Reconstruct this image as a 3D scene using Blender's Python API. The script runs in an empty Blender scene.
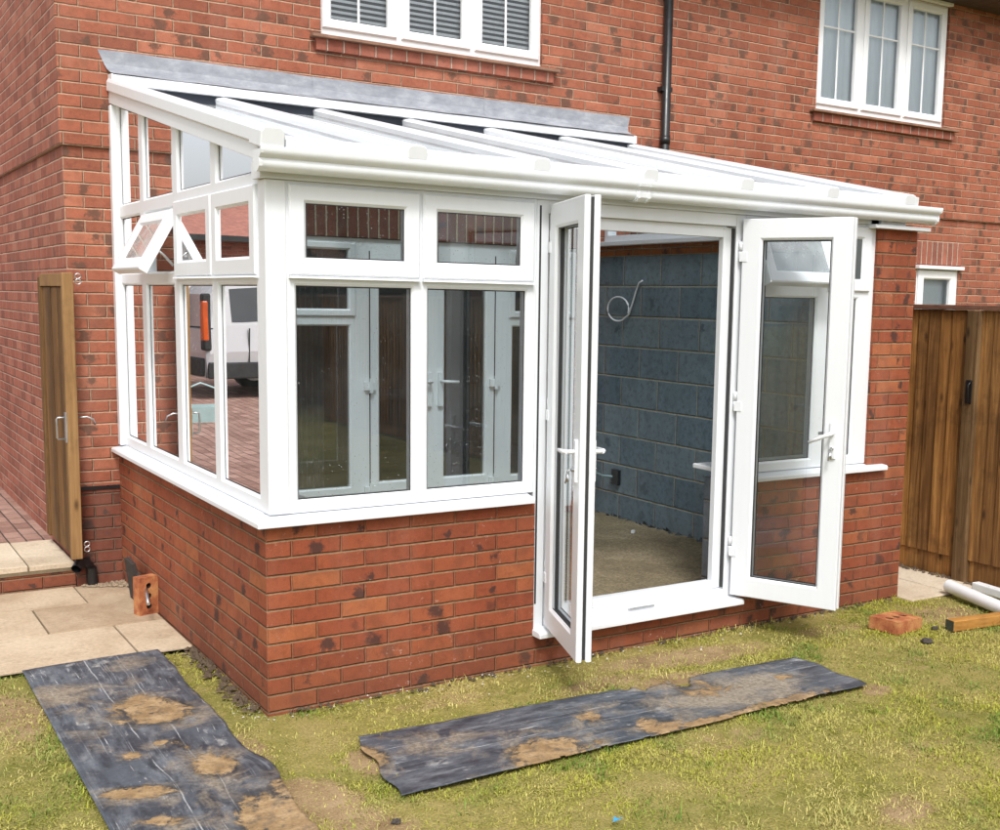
import bpy, bmesh, math, random
import numpy as np
from mathutils import Vector, Matrix
random.seed(7); np.random.seed(7)
scene = bpy.context.scene
col = scene.collection
D = 2.704                       # plane of the house wall
# ------------------------------------------------------------------ objects
ORG = {}
def tag(o, label=None, cat=None, group=None, kind=None):
    if label: o['label'] = label
    if cat: o['category'] = cat
    if group: o['group'] = group
    if kind: o['kind'] = kind
    return o
def empty(name, loc, label, cat, group=None):
    o = bpy.data.objects.new(name, None); col.objects.link(o)
    o.location = loc; o.empty_display_size = .1
    ORG[o.name] = Vector(loc)
    return tag(o, label, cat, group)

class MB:
    def __init__(s, uvf=None):
        s.v = []; s.f = []; s.uvf = uvf; s.fu = {}; s.smooth = set()
    def face(s, pts, uv=None):
        i = len(s.v); s.v += [tuple(p) for p in pts]
        s.f.append(list(range(i, i + len(pts))))
        if uv: s.fu[len(s.f) - 1] = uv
    def box(s, x0, x1, y0, y1, z0, z1, skip=''):
        a = [(x0,y0,z0),(x1,y0,z0),(x1,y1,z0),(x0,y1,z0),(x0,y0,z1),(x1,y0,z1),(x1,y1,z1),(x0,y1,z1)]
        i = len(s.v); s.v += a
        for k, q in zip('zZyYxX', ((0,3,2,1),(4,5,6,7),(0,1,5,4),(2,3,7,6),(0,4,7,3),(1,2,6,5))):
            if k not in skip: s.f.append([i + j for j in q])
    def obox(s, M, x0, x1, y0, y1, z0, z1):
        n = len(s.v); s.box(x0,x1,y0,y1,z0,z1)
        for k in range(n, len(s.v)): s.v[k] = tuple(M @ Vector(s.v[k]))
    def prism(s, prof, p0, p1, ax, ay):
        """profile [(a,b)] swept from p0 to p1; a along ax, b along ay"""
        p0, p1, ax, ay = map(Vector, (p0, p1, ax, ay)); n = len(prof); i = len(s.v)
        for p in (p0, p1):
            for a, b in prof: s.v.append(tuple(p + ax * a + ay * b))
        for k in range(n): s.f.append([i+k, i+(k+1)%n, i+n+(k+1)%n, i+n+k])
        s.f.append([i+k for k in range(n)][::-1]); s.f.append([i+n+k for k in range(n)])
    def tube(s, pts, r, n=10, caps=True):
        pts = [Vector(p) for p in pts]; i0 = len(s.v); rr = r if isinstance(r, (list, tuple)) else [r]*len(pts)
        up = Vector((0,0,1))
        for k, p in enumerate(pts):
            t = (pts[min(k+1, len(pts)-1)] - pts[max(k-1, 0)]).normalized()
            a = t.cross(up if abs(t.z) < .95 else Vector((0,1,0))).normalized(); b = t.cross(a)
            for j in range(n):
                q = 2*math.pi*j/n; s.v.append(tuple(p + (a*math.cos(q) + b*math.sin(q))*rr[k]))
        for k in range(len(pts)-1):
            for j in range(n):
                s.smooth.add(len(s.f)); s.f.append([i0+k*n+j, i0+k*n+(j+1)%n, i0+(k+1)*n+(j+1)%n, i0+(k+1)*n+j])
        if caps:
            s.f.append([i0+j for j in range(n)][::-1]); s.f.append([i0+(len(pts)-1)*n+j for j in range(n)])
    def strip(s, A, B):
        n = len(A)
        for k in range(n): s.face([A[k], A[(k+1)%n], B[(k+1)%n], B[k]])
    def build(s, name, mat, parent=None, bevel=0, loc=None, smooth=False, recalc=True, kind=None, bseg=2):
        org = ORG[parent.name] if parent else Vector(loc or (0,0,0))
        me = bpy.data.meshes.new(name)
        me.from_pydata([tuple(Vector(v) - org) for v in s.v], [], s.f)
        uvl = me.uv_layers.new(name='UVMap')
        for p in me.polygons:
            uv = s.fu.get(p.index)
            n = p.normal
            for k, li in enumerate(p.loop_indices):
                w = s.v[me.loops[li].vertex_index]
                if uv: uvl.data[li].uv = uv[k]
                elif s.uvf: uvl.data[li].uv = s.uvf(w, n)
                elif abs(n.x) > abs(n.y) and abs(n.x) > abs(n.z): uvl.data[li].uv = (w[1], w[2])
                elif abs(n.y) > abs(n.z): uvl.data[li].uv = (w[0], w[2])
                else: uvl.data[li].uv = (w[0], w[1])
            p.use_smooth = smooth or p.index in s.smooth
        if recalc or bevel:
            bm = bmesh.new(); bm.from_mesh(me)
            if bevel: bmesh.ops.remove_doubles(bm, verts=bm.verts, dist=1e-5)
            if recalc: bmesh.ops.recalc_face_normals(bm, faces=bm.faces)
            bm.to_mesh(me); bm.free()
        me.materials.append(mat)
        o = bpy.data.objects.new(name, me); col.objects.link(o); ORG[o.name] = org
        if parent: o.parent = parent
        else: o.location = org
        if bevel:
            b = o.modifiers.new('b', 'BEVEL'); b.width = bevel; b.segments = bseg; b.limit_method = 'ANGLE'; b.angle_limit = math.radians(40)
        if kind: o['kind'] = kind
        return o

# ------------------------------------------------------------------ materials
class NT:
    def __init__(s, name):
        s.m = bpy.data.materials.new(name); s.m.use_nodes = True; s.t = s.m.node_tree
        s.p = s.t.nodes['Principled BSDF']; s.out = s.t.nodes['Material Output']
    def n(s, typ, ins=None, **kw):
        x = s.t.nodes.new('ShaderNode' + typ)
        for k, v in kw.items(): setattr(x, k, v)
        for k, v in (ins or {}).items(): s.set(x.inputs[k], v)
        return x
    def set(s, sock, v):
        if hasattr(v, 'is_linked') or isinstance(v, bpy.types.NodeSocket): s.t.links.new(v, sock)
        else: sock.default_value = v
    def math(s, op, a, b=0., c=None, clamp=False):
        x = s.n('Math', {0: a, 1: b}, operation=op, use_clamp=clamp)
        if c is not None: s.set(x.inputs[2], c)
        return x.outputs[0]
    def maprange(s, v, a, b, c=0., d=1., smooth=False):
        x = s.n('MapRange', {'Value': v, 'From Min': a, 'From Max': b, 'To Min': c, 'To Max': d})
        x.clamp = True
        if smooth: x.interpolation_type = 'SMOOTHSTEP'
        return x.outputs[0]
    def noise(s, vec, scale, detail=4., rough=.55, dist=0., col=False):
        x = s.n('TexNoise', {'Vector': vec, 'Scale': scale, 'Detail': detail, 'Roughness': rough, 'Distortion': dist})
        return x.outputs['Color' if col else 'Fac']
    def mix(s, f, a, b, mode='MIX'):
        x = s.n('Mix', data_type='RGBA', blend_type=mode)
        for k, v in ((0, f), (6, a), (7, b)):
            if isinstance(v, tuple) and len(v) == 3: v = v + (1.,)
            s.set(x.inputs[k], v)
        return x.outputs[2]
    def ramp(s, f, stops, interp='LINEAR'):
        x = s.n('ValToRGB', {0: f}); r = x.color_ramp; r.interpolation = interp
        while len(r.elements) < len(stops): r.elements.new(.5)
        for e, (p, c) in zip(r.elements, stops): e.position = p; e.color = c + (1.,) if len(c) == 3 else c
        return x.outputs[0]
    def bump(s, h, strength=.5, dist=.005, normal=None):
        x = s.n('Bump', {'Height': h, 'Strength': strength, 'Distance': dist})
        if normal: s.set(x.inputs['Normal'], normal)
        return x.outputs[0]
    def obj(s): return s.n('TexCoord').outputs['Object']
    def uv(s): return s.n('TexCoord').outputs['UV']
    def fin(s, base=None, rough=None, normal=None, metal=None, spec=None):
        if base is not None: s.set(s.p.inputs['Base Color'], base + (1.,) if isinstance(base, tuple) and len(base) == 3 else base)
        if rough is not None: s.set(s.p.inputs['Roughness'], rough)
        if normal is not None: s.set(s.p.inputs['Normal'], normal)
        if metal is not None: s.p.inputs['Metallic'].default_value = metal
        if spec is not None: s.p.inputs['Specular IOR Level'].default_value = spec
        return s.m

def brick_mat(name, stops, mortar, L=.225, H=.075, joint=.010, dark=(.05,.035,.032), darkamt=.35, grime=.0, rough=.85, bumpd=.010, soft=.0025, seed=0., half=.5, bl=.45, perp=.15, bed=.8, spot=.05):
    t = NT(name); uv = t.uv(); sp = t.n('SeparateXYZ', {0: uv})
    ob = t.n('CombineXYZ', {0: sp.outputs[0], 1: sp.outputs[1], 2: seed}).outputs[0]
    wob = t.noise(ob, 9., 3.)
    wob2 = t.noise(ob, 55., 2.)
    wv = t.math('ADD', t.math('MULTIPLY', t.math('SUBTRACT', wob, .5), .006), t.math('MULTIPLY', t.math('SUBTRACT', wob2, .5), .005))
    u = t.math('ADD', sp.outputs[0], wv); v = t.math('ADD', sp.outputs[1], wv)
    vr = t.math('DIVIDE', v, H); row = t.math('FLOOR', vr); fv = t.math('FRACT', vr)
    par = t.math('MULTIPLY', t.math('FLOORED_MODULO', row, 2.), half)
    ur = t.math('ADD', t.math('DIVIDE', u, L), par); cl = t.math('FLOOR', ur); fu = t.math('FRACT', ur)
    du = t.math('MULTIPLY', t.math('MINIMUM', fu, t.math('SUBTRACT', 1., fu)), L)
    dv = t.math('MULTIPLY', t.math('MINIMUM', fv, t.math('SUBTRACT', 1., fv)), H)
    d = t.math('MINIMUM', du, dv)
    mask = t.maprange(d, joint/2 - soft, joint/2 + soft, 0, 1, True)
    idv = t.n('CombineXYZ', {0: cl, 1: row, 2: seed + 3.7}).outputs[0]
    wn = t.n('TexWhiteNoise', {'Vector': idv}, noise_dimensions='3D')
    r1 = wn.outputs['Value']; rs = t.n('SeparateColor', {0: wn.outputs['Color']})
    base = t.ramp(r1, stops)
    # streaks and blotches inside each brick, different for each one
    off = t.n('VectorMath', {0: ob, 1: t.n('VectorMath', {0: wn.outputs['Color'], 1: (13., 17., 19.)}, operation='MULTIPLY').outputs[0]}, operation='ADD').outputs[0]
    n1 = t.noise(off, 26., 4., .65); n2 = t.noise(off, 13., 3., .5); n3 = t.noise(off, 160., 3., .7)
    base = t.mix(bl, base, t.ramp(n1, [(.3, (.55,.5,.48)), (.5, (1,1,1)), (.75, (1.25,1.2,1.1))]), 'MULTIPLY')
    base = t.mix(.35, base, t.ramp(n3, [(.3, (.6,.6,.6)), (.7, (1.3,1.3,1.3))]), 'MULTIPLY')
    # a fired bruise: one fuzzy dark spot somewhere on some of the bricks
    pu = t.math('MULTIPLY', t.math('SUBTRACT', fu, t.math('ADD', t.math('MULTIPLY', rs.outputs[2], .9), .05)), L)
    pv = t.math('MULTIPLY', t.math('SUBTRACT', fv, t.math('ADD', t.math('MULTIPLY', rs.outputs[0], .5), .25)), H*.9)
    pd = t.math('SQRT', t.math('ADD', t.math('MULTIPLY', pu, pu), t.math('MULTIPLY', pv, pv)))
    pd = t.math('ADD', pd, t.math('MULTIPLY', t.math('SUBTRACT', t.noise(off, 26., 5., .7), .5), spot*2.6))
    sz = t.math('ADD', t.math('MULTIPLY', t.math('FRACT', t.math('MULTIPLY', r1, 7.31)), spot*.75), spot*.45)
    pm = t.n('MapRange', {'Value': pd, 'From Min': sz, 'From Max': t.math('MULTIPLY', sz, .35), 'To Min': 0., 'To Max': 1.}); pm.interpolation_type = 'SMOOTHSTEP'
    dk = t.math('MULTIPLY', pm.outputs[0], t.maprange(rs.outputs[1], 1 - darkamt, 1 - darkamt + .12, 0, .85))
    dk = t.math('MAXIMUM', dk, t.math('MULTIPLY', t.maprange(n2, .50, .68, 0, .30, True), t.maprange(rs.outputs[0], .4, .6)))
    base = t.mix(dk, base, dark)
    mn = t.noise(ob, 60., 4.); mn2 = t.noise(ob, 3., 3.)
    mc = t.mix(t.maprange(mn, .3, .7), tuple(c*.72 for c in mortar), tuple(min(1, c*1.18) for c in mortar))
    mc = t.mix(t.maprange(mn2, .42, .62, 0, .5), mc, tuple(c*.62 for c in mortar))
    mc = t.mix(t.maprange(fv, .02, .08, 1 - bed, 0), mc, tuple(q*.35 for q in mortar))  # shade under the brick above, painted into the joint's upper edge
    mc = t.mix(t.math('MULTIPLY', t.math('GREATER_THAN', t.math('SUBTRACT', dv, .003), du), perp), mc, base)
    c = t.mix(mask, mc, base)
    sm = t.noise(ob, 1.3, 4., .6)
    c = t.mix(t.maprange(sm, .45, .75, 0, .30), c, t.mix(.5, c, (.20,.13,.10)))
    vs = t.noise(t.n('Mapping', {'Vector': ob, 'Scale': (2.6, .35, 1.)}).outputs[0], 1.6, 4., .6)
    c = t.mix(t.maprange(vs, .46, .72, 0, .38), c, t.mix(1., c, (.62,.56,.52), 'MULTIPLY'))
    c = t.mix(t.maprange(vs, .46, .28, 0, .22), c, t.mix(.35, c, (.55,.42,.34)))
    if grime: # damp and splashed soil along the foot of the wall
        g = t.math('MULTIPLY', t.maprange(t.math('ADD', sp.outputs[1], t.math('MULTIPLY', t.math('SUBTRACT', sm, .5), .3)), .0, .30, 1, 0, True), grime)
        c = t.mix(g, c, (.085,.06,.042))
        eff = t.math('MULTIPLY', t.maprange(t.noise(off, 40., 4., .7), .60, .72), t.maprange(t.noise(ob, 4., 2.), .5, .62, 0, .5))
        c = t.mix(eff, c, (.55,.47,.40))
    h = t.math('ADD', t.math('MULTIPLY', mask, 1.), t.math('MULTIPLY', t.noise(ob, 220., 3.), .22))
    h = t.math('ADD', h, t.math('MULTIPLY', t.math('SUBTRACT', r1, .5), .18))
    return t.fin(c, rough, t.bump(h, 1., bumpd), spec=.25)

def simple(name, c, rough=.5, var=.12, scale=6., fine=0., metal=0., bumps=0., bscale=60., bd=.002, spec=.5):
    t = NT(name); o = t.obj(); n = t.noise(o, scale, 5., .6)
    a = tuple(max(0, x*(1-var)) for x in c); b = tuple(min(1, x*(1+var)) for x in c)
    cc = t.mix(t.maprange(n, .3, .7), a, b)
    if fine:
        cc = t.mix(fine, cc, t.ramp(t.noise(o, 240., 3.), [(.35, (.4,.4,.4)), (.65, (1.5,1.5,1.5))]), 'MULTIPLY')
    nm = t.bump(t.noise(o, bscale, 4.), bumps, bd) if bumps else None
    rr = t.maprange(t.noise(o, scale*2.3, 4.), .3, .7, max(0, rough-.1), min(1, rough+.1))
    return t.fin(cc, rr, nm, metal, spec)

def upvc_mat(name='white_upvc', base=(.775,.80,.83), dirt=.06):
    t = NT(name); o = t.obj()
    n = t.noise(o, 2.2, 5., .65); st = t.n('Mapping', {'Vector': o, 'Scale': (18., 18., 1.2)}).outputs[0]
    s = t.noise(st, 1.6, 4., .6)
    c = t.mix(t.maprange(n, .30, .80, 0, dirt), base, (.62,.61,.58))
    c = t.mix(t.maprange(s, .40, .85, 0, dirt*1.6), c, (.58,.56,.52))
    sp = t.noise(o, 130., 2., .6)
    c = t.mix(t.maprange(sp, .70, .76, 0, dirt*1.5), c, (.42,.38,.33))
    return t.fin(c, .30, spec=.5)

def glass_mat(name, tint=(.84,.92,.91), gain=1.75, drops=0., haze=.02, refl=(.96,.98,1.)):
    t = NT(name); o = t.obj(); nt = t.t
    tr = t.n('BsdfTransparent', {'Color': tint + (1.,)})
    wav = t.bump(t.noise(o, 1.7, 1.), .02, .03)
    gl = t.n('BsdfGlossy', {'Color': refl + (1.,), 'Roughness': .004, 'Normal': wav})
    fr = t.n('Fresnel', {'IOR': 1.5})
    f = t.math('MULTIPLY', fr.outputs[0], gain, clamp=True)
    m1 = t.n('MixShader', {0: f, 1: tr.outputs[0], 2: gl.outputs[0]})
    df = t.n('BsdfDiffuse', {'Color': (.62,.66,.66,1.)})
    hz = t.maprange(t.noise(o, 3., 5., .65), .35, .8, haze*.3, haze*2)
    if drops:
        vo = t.n('TexVoronoi', {'Vector': o, 'Scale': 95., 'Randomness': 1.}, feature='F1')
        rn = t.n('SeparateColor', {0: vo.outputs['Color']})
        dm = t.math('MULTIPLY', t.maprange(vo.outputs['Distance'], .16, .24, 1, 0), t.math('GREATER_THAN', rn.outputs[0], .80))
        dm = t.math('MULTIPLY', dm, t.maprange(t.noise(o, 2.6, 3.), .42, .62))
        hz = t.math('ADD', hz, t.math('MULTIPLY', dm, drops), clamp=True)
    m2 = t.n('MixShader', {0: hz, 1: m1.outputs[0], 2: df.outputs[0]})
    nt.links.new(m2.outputs[0], t.out.inputs['Surface'])
    return t.m

def wood_mat(name, dark, mid, light, axis='z', scale=1., rough=.75, knots=True, board=None, wet=0.):
    t = NT(name); o = t.obj()
    sc = {'z': (34., 34., 1.6), 'y': (34., 1.6, 34.), 'x': (1.6, 34., 34.)}[axis]
    g = t.noise(t.n('Mapping', {'Vector': o, 'Scale': tuple(q*scale for q in sc)}).outputs[0], 1.4, 5., .65, .6)
    b = t.noise(o, 1.4, 4., .6)
    c = t.ramp(t.math('ADD', t.math('MULTIPLY', g, .75), t.math('MULTIPLY', b, .25)), [(.28, dark), (.5, mid), (.72, light)])
    if board:
        sp = t.n('SeparateXYZ', {0: o}); ax = {'x': 0, 'y': 1}[board[0]]
        idn = t.math('FLOOR', t.math('DIVIDE', sp.outputs[ax], board[1]))
        wn = t.n('TexWhiteNoise', {'W': idn}, noise_dimensions='1D')
        c = t.mix(.75, c, t.ramp(wn.outputs['Value'], [(0, (.62,.58,.55)), (.5, (1,1,1)), (1, (1.45,1.35,1.15))]), 'MULTIPLY')
    if knots:
        vo = t.n('TexVoronoi', {'Vector': t.n('Mapping', {'Vector': o, 'Scale': tuple(1. if q < 10 else 2.6 for q in sc)}).outputs[0], 'Scale': 3.3})
        c = t.mix(t.maprange(vo.outputs['Distance'], .05, .16, .85, 0), c, tuple(q*.35 for q in dark))
    st = t.noise(o, 3.2, 5., .7)
    c = t.mix(t.maprange(st, .52, .72, 0, .55), c, tuple(q*.5 for q in dark))
    return t.fin(c, t.maprange(g, .3, .7, rough-.12, rough+.12), t.bump(g, .45, .003), spec=.3)

RED = [(0, (.245,.064,.031)), (.3, (.282,.074,.034)), (.65, (.312,.084,.037)), (.9, (.335,.098,.042)), (1, (.375,.122,.050))]
REDH = [(0, (.255,.086,.052)), (.3, (.315,.104,.061)), (.7, (.37,.122,.070)), (1, (.42,.155,.092))]
PINK = [(0, (.25,.088,.062)), (.4, (.335,.114,.074)), (.8, (.39,.137,.090)), (1, (.42,.172,.115))]
m_dwarf = brick_mat('red_facing_brick', RED, (.34,.205,.115), grime=.25, darkamt=.46, joint=.0095, seed=1.3, perp=.72, bed=.35, dark=(.055,.030,.026), spot=.046)
m_house = brick_mat('house_brick', REDH, (.56,.365,.25), L=.2145, H=.0715, darkamt=.50, dark=(.115,.062,.044), joint=.0088, seed=7.1, soft=.0032, perp=.25, spot=.058)
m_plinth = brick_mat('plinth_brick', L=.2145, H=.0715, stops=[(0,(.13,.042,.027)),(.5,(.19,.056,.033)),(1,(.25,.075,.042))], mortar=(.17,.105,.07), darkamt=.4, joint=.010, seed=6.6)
m_side = brick_mat('house_side_brick', PINK, (.56,.38,.29), L=.2145, H=.0715, darkamt=.25, dark=(.17,.075,.06), joint=.0092, seed=4.2, soft=.0035, perp=.3)
m_soldier = brick_mat('soldier_brick', PINK, (.60,.475,.37), darkamt=.06, joint=.012, seed=9.4, half=0.)
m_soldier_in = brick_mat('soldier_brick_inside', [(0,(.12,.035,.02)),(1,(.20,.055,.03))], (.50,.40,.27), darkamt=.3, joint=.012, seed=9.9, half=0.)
m_header = brick_mat('brick_sill', [(0,(.24,.075,.05)),(1,(.38,.13,.085))], (.55,.43,.34), L=.1125, H=.2, joint=.011, seed=2.2, darkamt=.1)
m_tile = simple('clay_sill_tile', (.24,.13,.085), .85, .25, 9., .2)
BLK = [(0, (.118,.172,.210)), (.5, (.155,.215,.255)), (1, (.195,.26,.295))]
m_block = brick_mat('dark_blockwork', BLK, (.37,.355,.275), L=.45, H=.225, joint=.012, dark=(.085,.12,.145), darkamt=.30, rough=.9, bumpd=.008, bl=.7, seed=5.5, soft=.004)
m_blockg = brick_mat('grey_blockwork', [(0,(.16,.19,.22)),(1,(.23,.26,.29))], (.34,.33,.29), L=.45, H=.225, darkamt=.1, seed=6.5, soft=.004)
m_coping = brick_mat('brick_coping', [(0,(.24,.085,.03)),(1,(.36,.13,.045))], (.34,.28,.20), darkamt=.25, seed=3.3)
m_white = upvc_mat()
m_whiteH = upvc_mat('house_white_upvc', (.80,.81,.82), .05)
m_whiteB = upvc_mat('inner_door_upvc', (.80,.82,.82), .04)
m_gutter = upvc_mat('gutter_upvc', (.79,.82,.845), .10)
m_glass = glass_mat('window_glass', gain=1.9)
m_glassS = glass_mat('side_window_glass', tint=(.60,.62,.65), gain=2.9, refl=(.93,.93,.95))
m_glassF = glass_mat('wet_window_glass', tint=(.87,.93,.945), gain=2.8, drops=.55, haze=.02)
m_glassT = glass_mat('tilted_sash_glass', tint=(.80,.84,.86), gain=6., haze=.36)  # pale haze stands in for condensation and the white sky reflection
m_glassD = glass_mat('door_glass', tint=(.92,.96,.96), gain=1.7, haze=.03)
m_glassR = glass_mat('roof_glass', tint=(.70,.78,.83), gain=1.7, haze=.22)  # whitish haze in the glass stands in for reflected sky
m_glassH = glass_mat('house_glass', tint=(.88,.92,.94), gain=1.9, haze=.02)
m_seal = simple('grey_seal', (.36,.365,.38), .6, .1)
m_gasket = simple('rubber_gasket', (.028,.028,.030), .6, .1)
m_lead = None
t = NT('lead_sheet'); o_ = t.obj()
n_ = t.noise(t.n('Mapping', {'Vector': o_, 'Scale': (1., 1., 2.)}).outputs[0], 9., 6., .7, .2)
c_ = t.ramp(n_, [(.3, (.215,.228,.258)), (.5, (.29,.303,.335)), (.7, (.39,.405,.435))])
m_lead = t.fin(c_, .55, t.bump(t.noise(o_, 9., 4.), .25, .008), spec=.4)
m_navy = simple('dark_roof_strip', (.016,.022,.036), .5, .2)
m_black = simple('black_plastic', (.014,.014,.015), .35, .2)
m_steel = simple('galvanised_steel', (.55,.56,.57), .35, .15, 20., metal=1., bumps=.1)
m_blind = simple('blind_slat', (.92,.93,.94), .5, .02)
m_curtain = simple('net_blind', (.80,.84,.865), .8, .04, 3.)
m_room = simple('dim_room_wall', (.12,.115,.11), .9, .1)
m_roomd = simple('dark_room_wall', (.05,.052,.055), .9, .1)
t = NT('sandy_screed'); o_ = t.obj()
n1 = t.noise(o_, 3., 5., .65); n2 = t.noise(o_, 70., 4., .7); n3 = t.noise(o_, 28., 3., .6)
c_ = t.ramp(n1, [(.3, (.18,.145,.09)), (.55, (.265,.215,.135)), (.75, (.36,.30,.20))])
c_ = t.mix(.85, c_, t.ramp(n2, [(.3, (.38,.38,.38)), (.55, (1,1,1)), (.72, (1.5,1.5,1.5))]), 'MULTIPLY')
c_ = t.mix(t.maprange(n3, .62, .70, 0, .6), c_, (.10,.085,.06))
m_screed = t.fin(c_, .95, t.bump(n2, .8, .012), spec=.2)
m_gate = wood_mat('treated_softwood', (.062,.030,.0095), (.130,.066,.021), (.215,.120,.043), board=('y', .1))
m_gatef = wood_mat('pale_softwood', (.165,.085,.030), (.270,.150,.058), (.36,.22,.095))
m_fence = wood_mat('brown_fence_board', (.072,.030,.009), (.235,.110,.033), (.46,.245,.078), board=('y', .092))
m_post = wood_mat('brown_fence_post', (.055,.028,.011), (.140,.078,.032), (.26,.165,.080))
m_cap = wood_mat('fence_cap', (.11,.05,.032), (.19,.09,.058), (.27,.14,.09), axis='y')
m_stake = wood_mat('orange_stake', (.24,.105,.022), (.40,.19,.042), (.50,.26,.075), axis='x')
m_stake_end = simple('stained_end_grain', (.045,.05,.032), .9, .3, 40.)
m_looseb = None
t = NT('loose_brick_clay'); o_ = t.obj()
n1 = t.noise(o_, 11., 5., .6); n2 = t.noise(o_, 130., 3.)
c_ = t.ramp(n1, [(.30, (.22,.06,.03)), (.46, (.40,.14,.06)), (.6, (.50,.235,.095)), (.75, (.42,.22,.08))])
c_ = t.mix(.4, c_, t.ramp(n2, [(.3, (.5,.5,.5)), (.7, (1.4,1.4,1.4))]), 'MULTIPLY')
m_looseb = t.fin(c_, .9, t.bump(n2, .4, .003), spec=.2)
m_hole_shade = simple('brick_hole_shade', (.045,.02,.012), .95, .2)  # dark lining colour paints the shade inside the holes
m_pipe = simple('white_pipe', (.78,.79,.80), .35, .05)

# sandstone flags: joint pattern comes from geometry, stain from noise
def stone_mat(name, a, b, c):
    t = NT(name); o = t.obj()
    n1 = t.noise(o, 1.6, 6., .62, .3); n2 = t.noise(o, 60., 4., .65); n3 = t.noise(o, 5., 5., .7)
    geo = t.n('Attribute', attribute_name='tone')
    cc = t.ramp(t.math('ADD', n1, t.math('MULTIPLY', t.math('SUBTRACT', geo.outputs['Fac'], .5), .24)), [(.32, a), (.52, b), (.7, c)])
    cc = t.mix(.45, cc, t.ramp(n2, [(.3, (.62,.62,.62)), (.7, (1.25,1.25,1.25))]), 'MULTIPLY')
    cc = t.mix(t.maprange(n3, .56, .74, 0, .5), cc, (.22,.145,.085))
    cc = t.mix(t.maprange(t.noise(o, 22., 4., .7), .66, .74, 0, .5), cc, (.09,.065,.045))
    return t.fin(cc, .85, t.bump(t.math('ADD', n2, t.math('MULTIPLY', n3, 2.)), .35, .006), spec=.25)
m_stone = stone_mat('sandstone_flag', (.33,.235,.15), (.45,.345,.235), (.54,.435,.31))
m_stone2 = stone_mat('pale_flag', (.46,.37,.265), (.58,.48,.355), (.66,.57,.44))
m_mortar = simple('paving_mortar', (.16,.125,.075), .95, .2, 14., .3)
m_paver = brick_mat('block_paver', [(0,(.24,.135,.105)),(.5,(.32,.19,.15)),(1,(.40,.25,.20))], (.12,.095,.075), L=.21, H=.105, joint=.007, darkamt=.1, dark=(.17,.11,.09), seed=8.8)
m_gravel = simple('gravel_stone', (.26,.195,.13), .9, .5, 40.)
m_crumb = simple('mortar_crumb', (.44,.40,.34), .9, .25, 60.)

# lawn soil / worn turf
def lawn_mat(name, attr=True):
    t = NT(name); o = t.obj()
    n1 = t.noise(o, 1.7, 5., .65, .4); n2 = t.noise(o, 14., 5., .7); n3 = t.noise(o, 120., 3., .7)
    g = t.ramp(n1, [(.30, (.105,.118,.019)), (.44, (.19,.18,.036)), (.56, (.26,.22,.06)), (.70, (.34,.265,.105))])
    g = t.mix(t.maprange(n2, .35, .65, 0, .7), g, t.mix(.5, g, (.47,.375,.165)))
    g = t.mix(.65, g, t.ramp(n3, [(.32, (.35,.36,.3)), (.55, (1,1,1)), (.7, (1.6,1.5,1.3))]), 'MULTIPLY')
    if attr:
        a = t.n('Attribute', attribute_name='sand').outputs['Fac']
        k = t.maprange(t.math('ADD', a, t.math('MULTIPLY', t.math('SUBTRACT', n2, .5), .9)), .35, .65)
        sd = t.ramp(t.noise(o, 6., 5., .6), [(.3, (.22,.142,.070)), (.6, (.36,.25,.135)), (.8, (.47,.345,.205))])
        sd = t.mix(.5, sd, t.ramp(n3, [(.3, (.5,.5,.5)), (.7, (1.35,1.35,1.35))]), 'MULTIPLY')
        g = t.mix(k, g, sd)
    return t.fin(g, .95, t.bump(n3, .8, .01), spec=.15)
m_lawn = lawn_mat('worn_turf'); m_ground = lawn_mat('far_turf', False)
t = NT('grass_blade'); at = t.n('Attribute', attribute_name='Col')
t.set(t.p.inputs['Base Color'], at.outputs['Color']); t.p.inputs['Roughness'].default_value = .55; t.p.inputs['Specular IOR Level'].default_value = .25
m_blade = t.m

# black damp-proof sheet with dried mud (attributes painted in mesh coordinates)
t = NT('muddy_plastic_sheet'); o_ = t.obj(); uv = t.uv()
mud = t.n('Attribute', attribute_name='mud').outputs['Fac']; dust = t.n('Attribute', attribute_name='dust').outputs['Fac']
na = t.noise(o_, 6., 8., .72, .8); nb = t.noise(o_, 60., 4., .7); nc = t.noise(o_, 2.6, 5., .65)
def streak(sx, sy, lo, hi, amt, col_, rot=0., k=1., brk=True):
    global base
    m = t.n('Mapping', {'Vector': uv, 'Scale': (sx, sy, 1.), 'Rotation': (0, 0, rot), 'Location': (k, k*2, 0)}).outputs[0]
    g = t.maprange(t.noise(o_, 3.1 + k*.2, 3., .6), .46, .60) if brk else 1.
    base = t.mix(t.math('MULTIPLY', t.maprange(t.noise(m, 1., 4., .6), lo, hi, 0, amt), g), base, col_)
base = t.mix(t.maprange(nc, .35, .65), (.038,.045,.058), (.090,.102,.122))
streak(3., 11., .48, .66, .60, (.20,.215,.235), brk=False)
streak(5., 16., .52, .36, .75, (.018,.022,.030), 0., 4., False)
streak(1.3, 120., .55, .64, .50, (.30,.32,.345), .04, 2.)
streak(1.5, 34., .655, .672, .9, (.66,.66,.65), .12, 7.)
streak(2.6, 70., .645, .668, .75, (.58,.585,.58), -.08, 11.)
streak(7., 12., .58, .68, .65, (.40,.39,.37), 0., 5.)
streak(14., 30., .62, .68, .6, (.50,.485,.45), .3, 9.)
su = t.n('SeparateXYZ', {0: uv})
for ly, lw in ((.275, .0035), (.425, .0025)):
    dl = t.math('ABSOLUTE', t.math('SUBTRACT', t.math('ADD', su.outputs[1], t.math('MULTIPLY', t.math('SUBTRACT', nc, .5), .012)), ly))
    base = t.mix(t.math('MULTIPLY', t.maprange(dl, lw*.5, lw, .75, 0), t.maprange(t.noise(o_, 5., 3.), .40, .55)), base, (.42,.43,.43))
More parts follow.
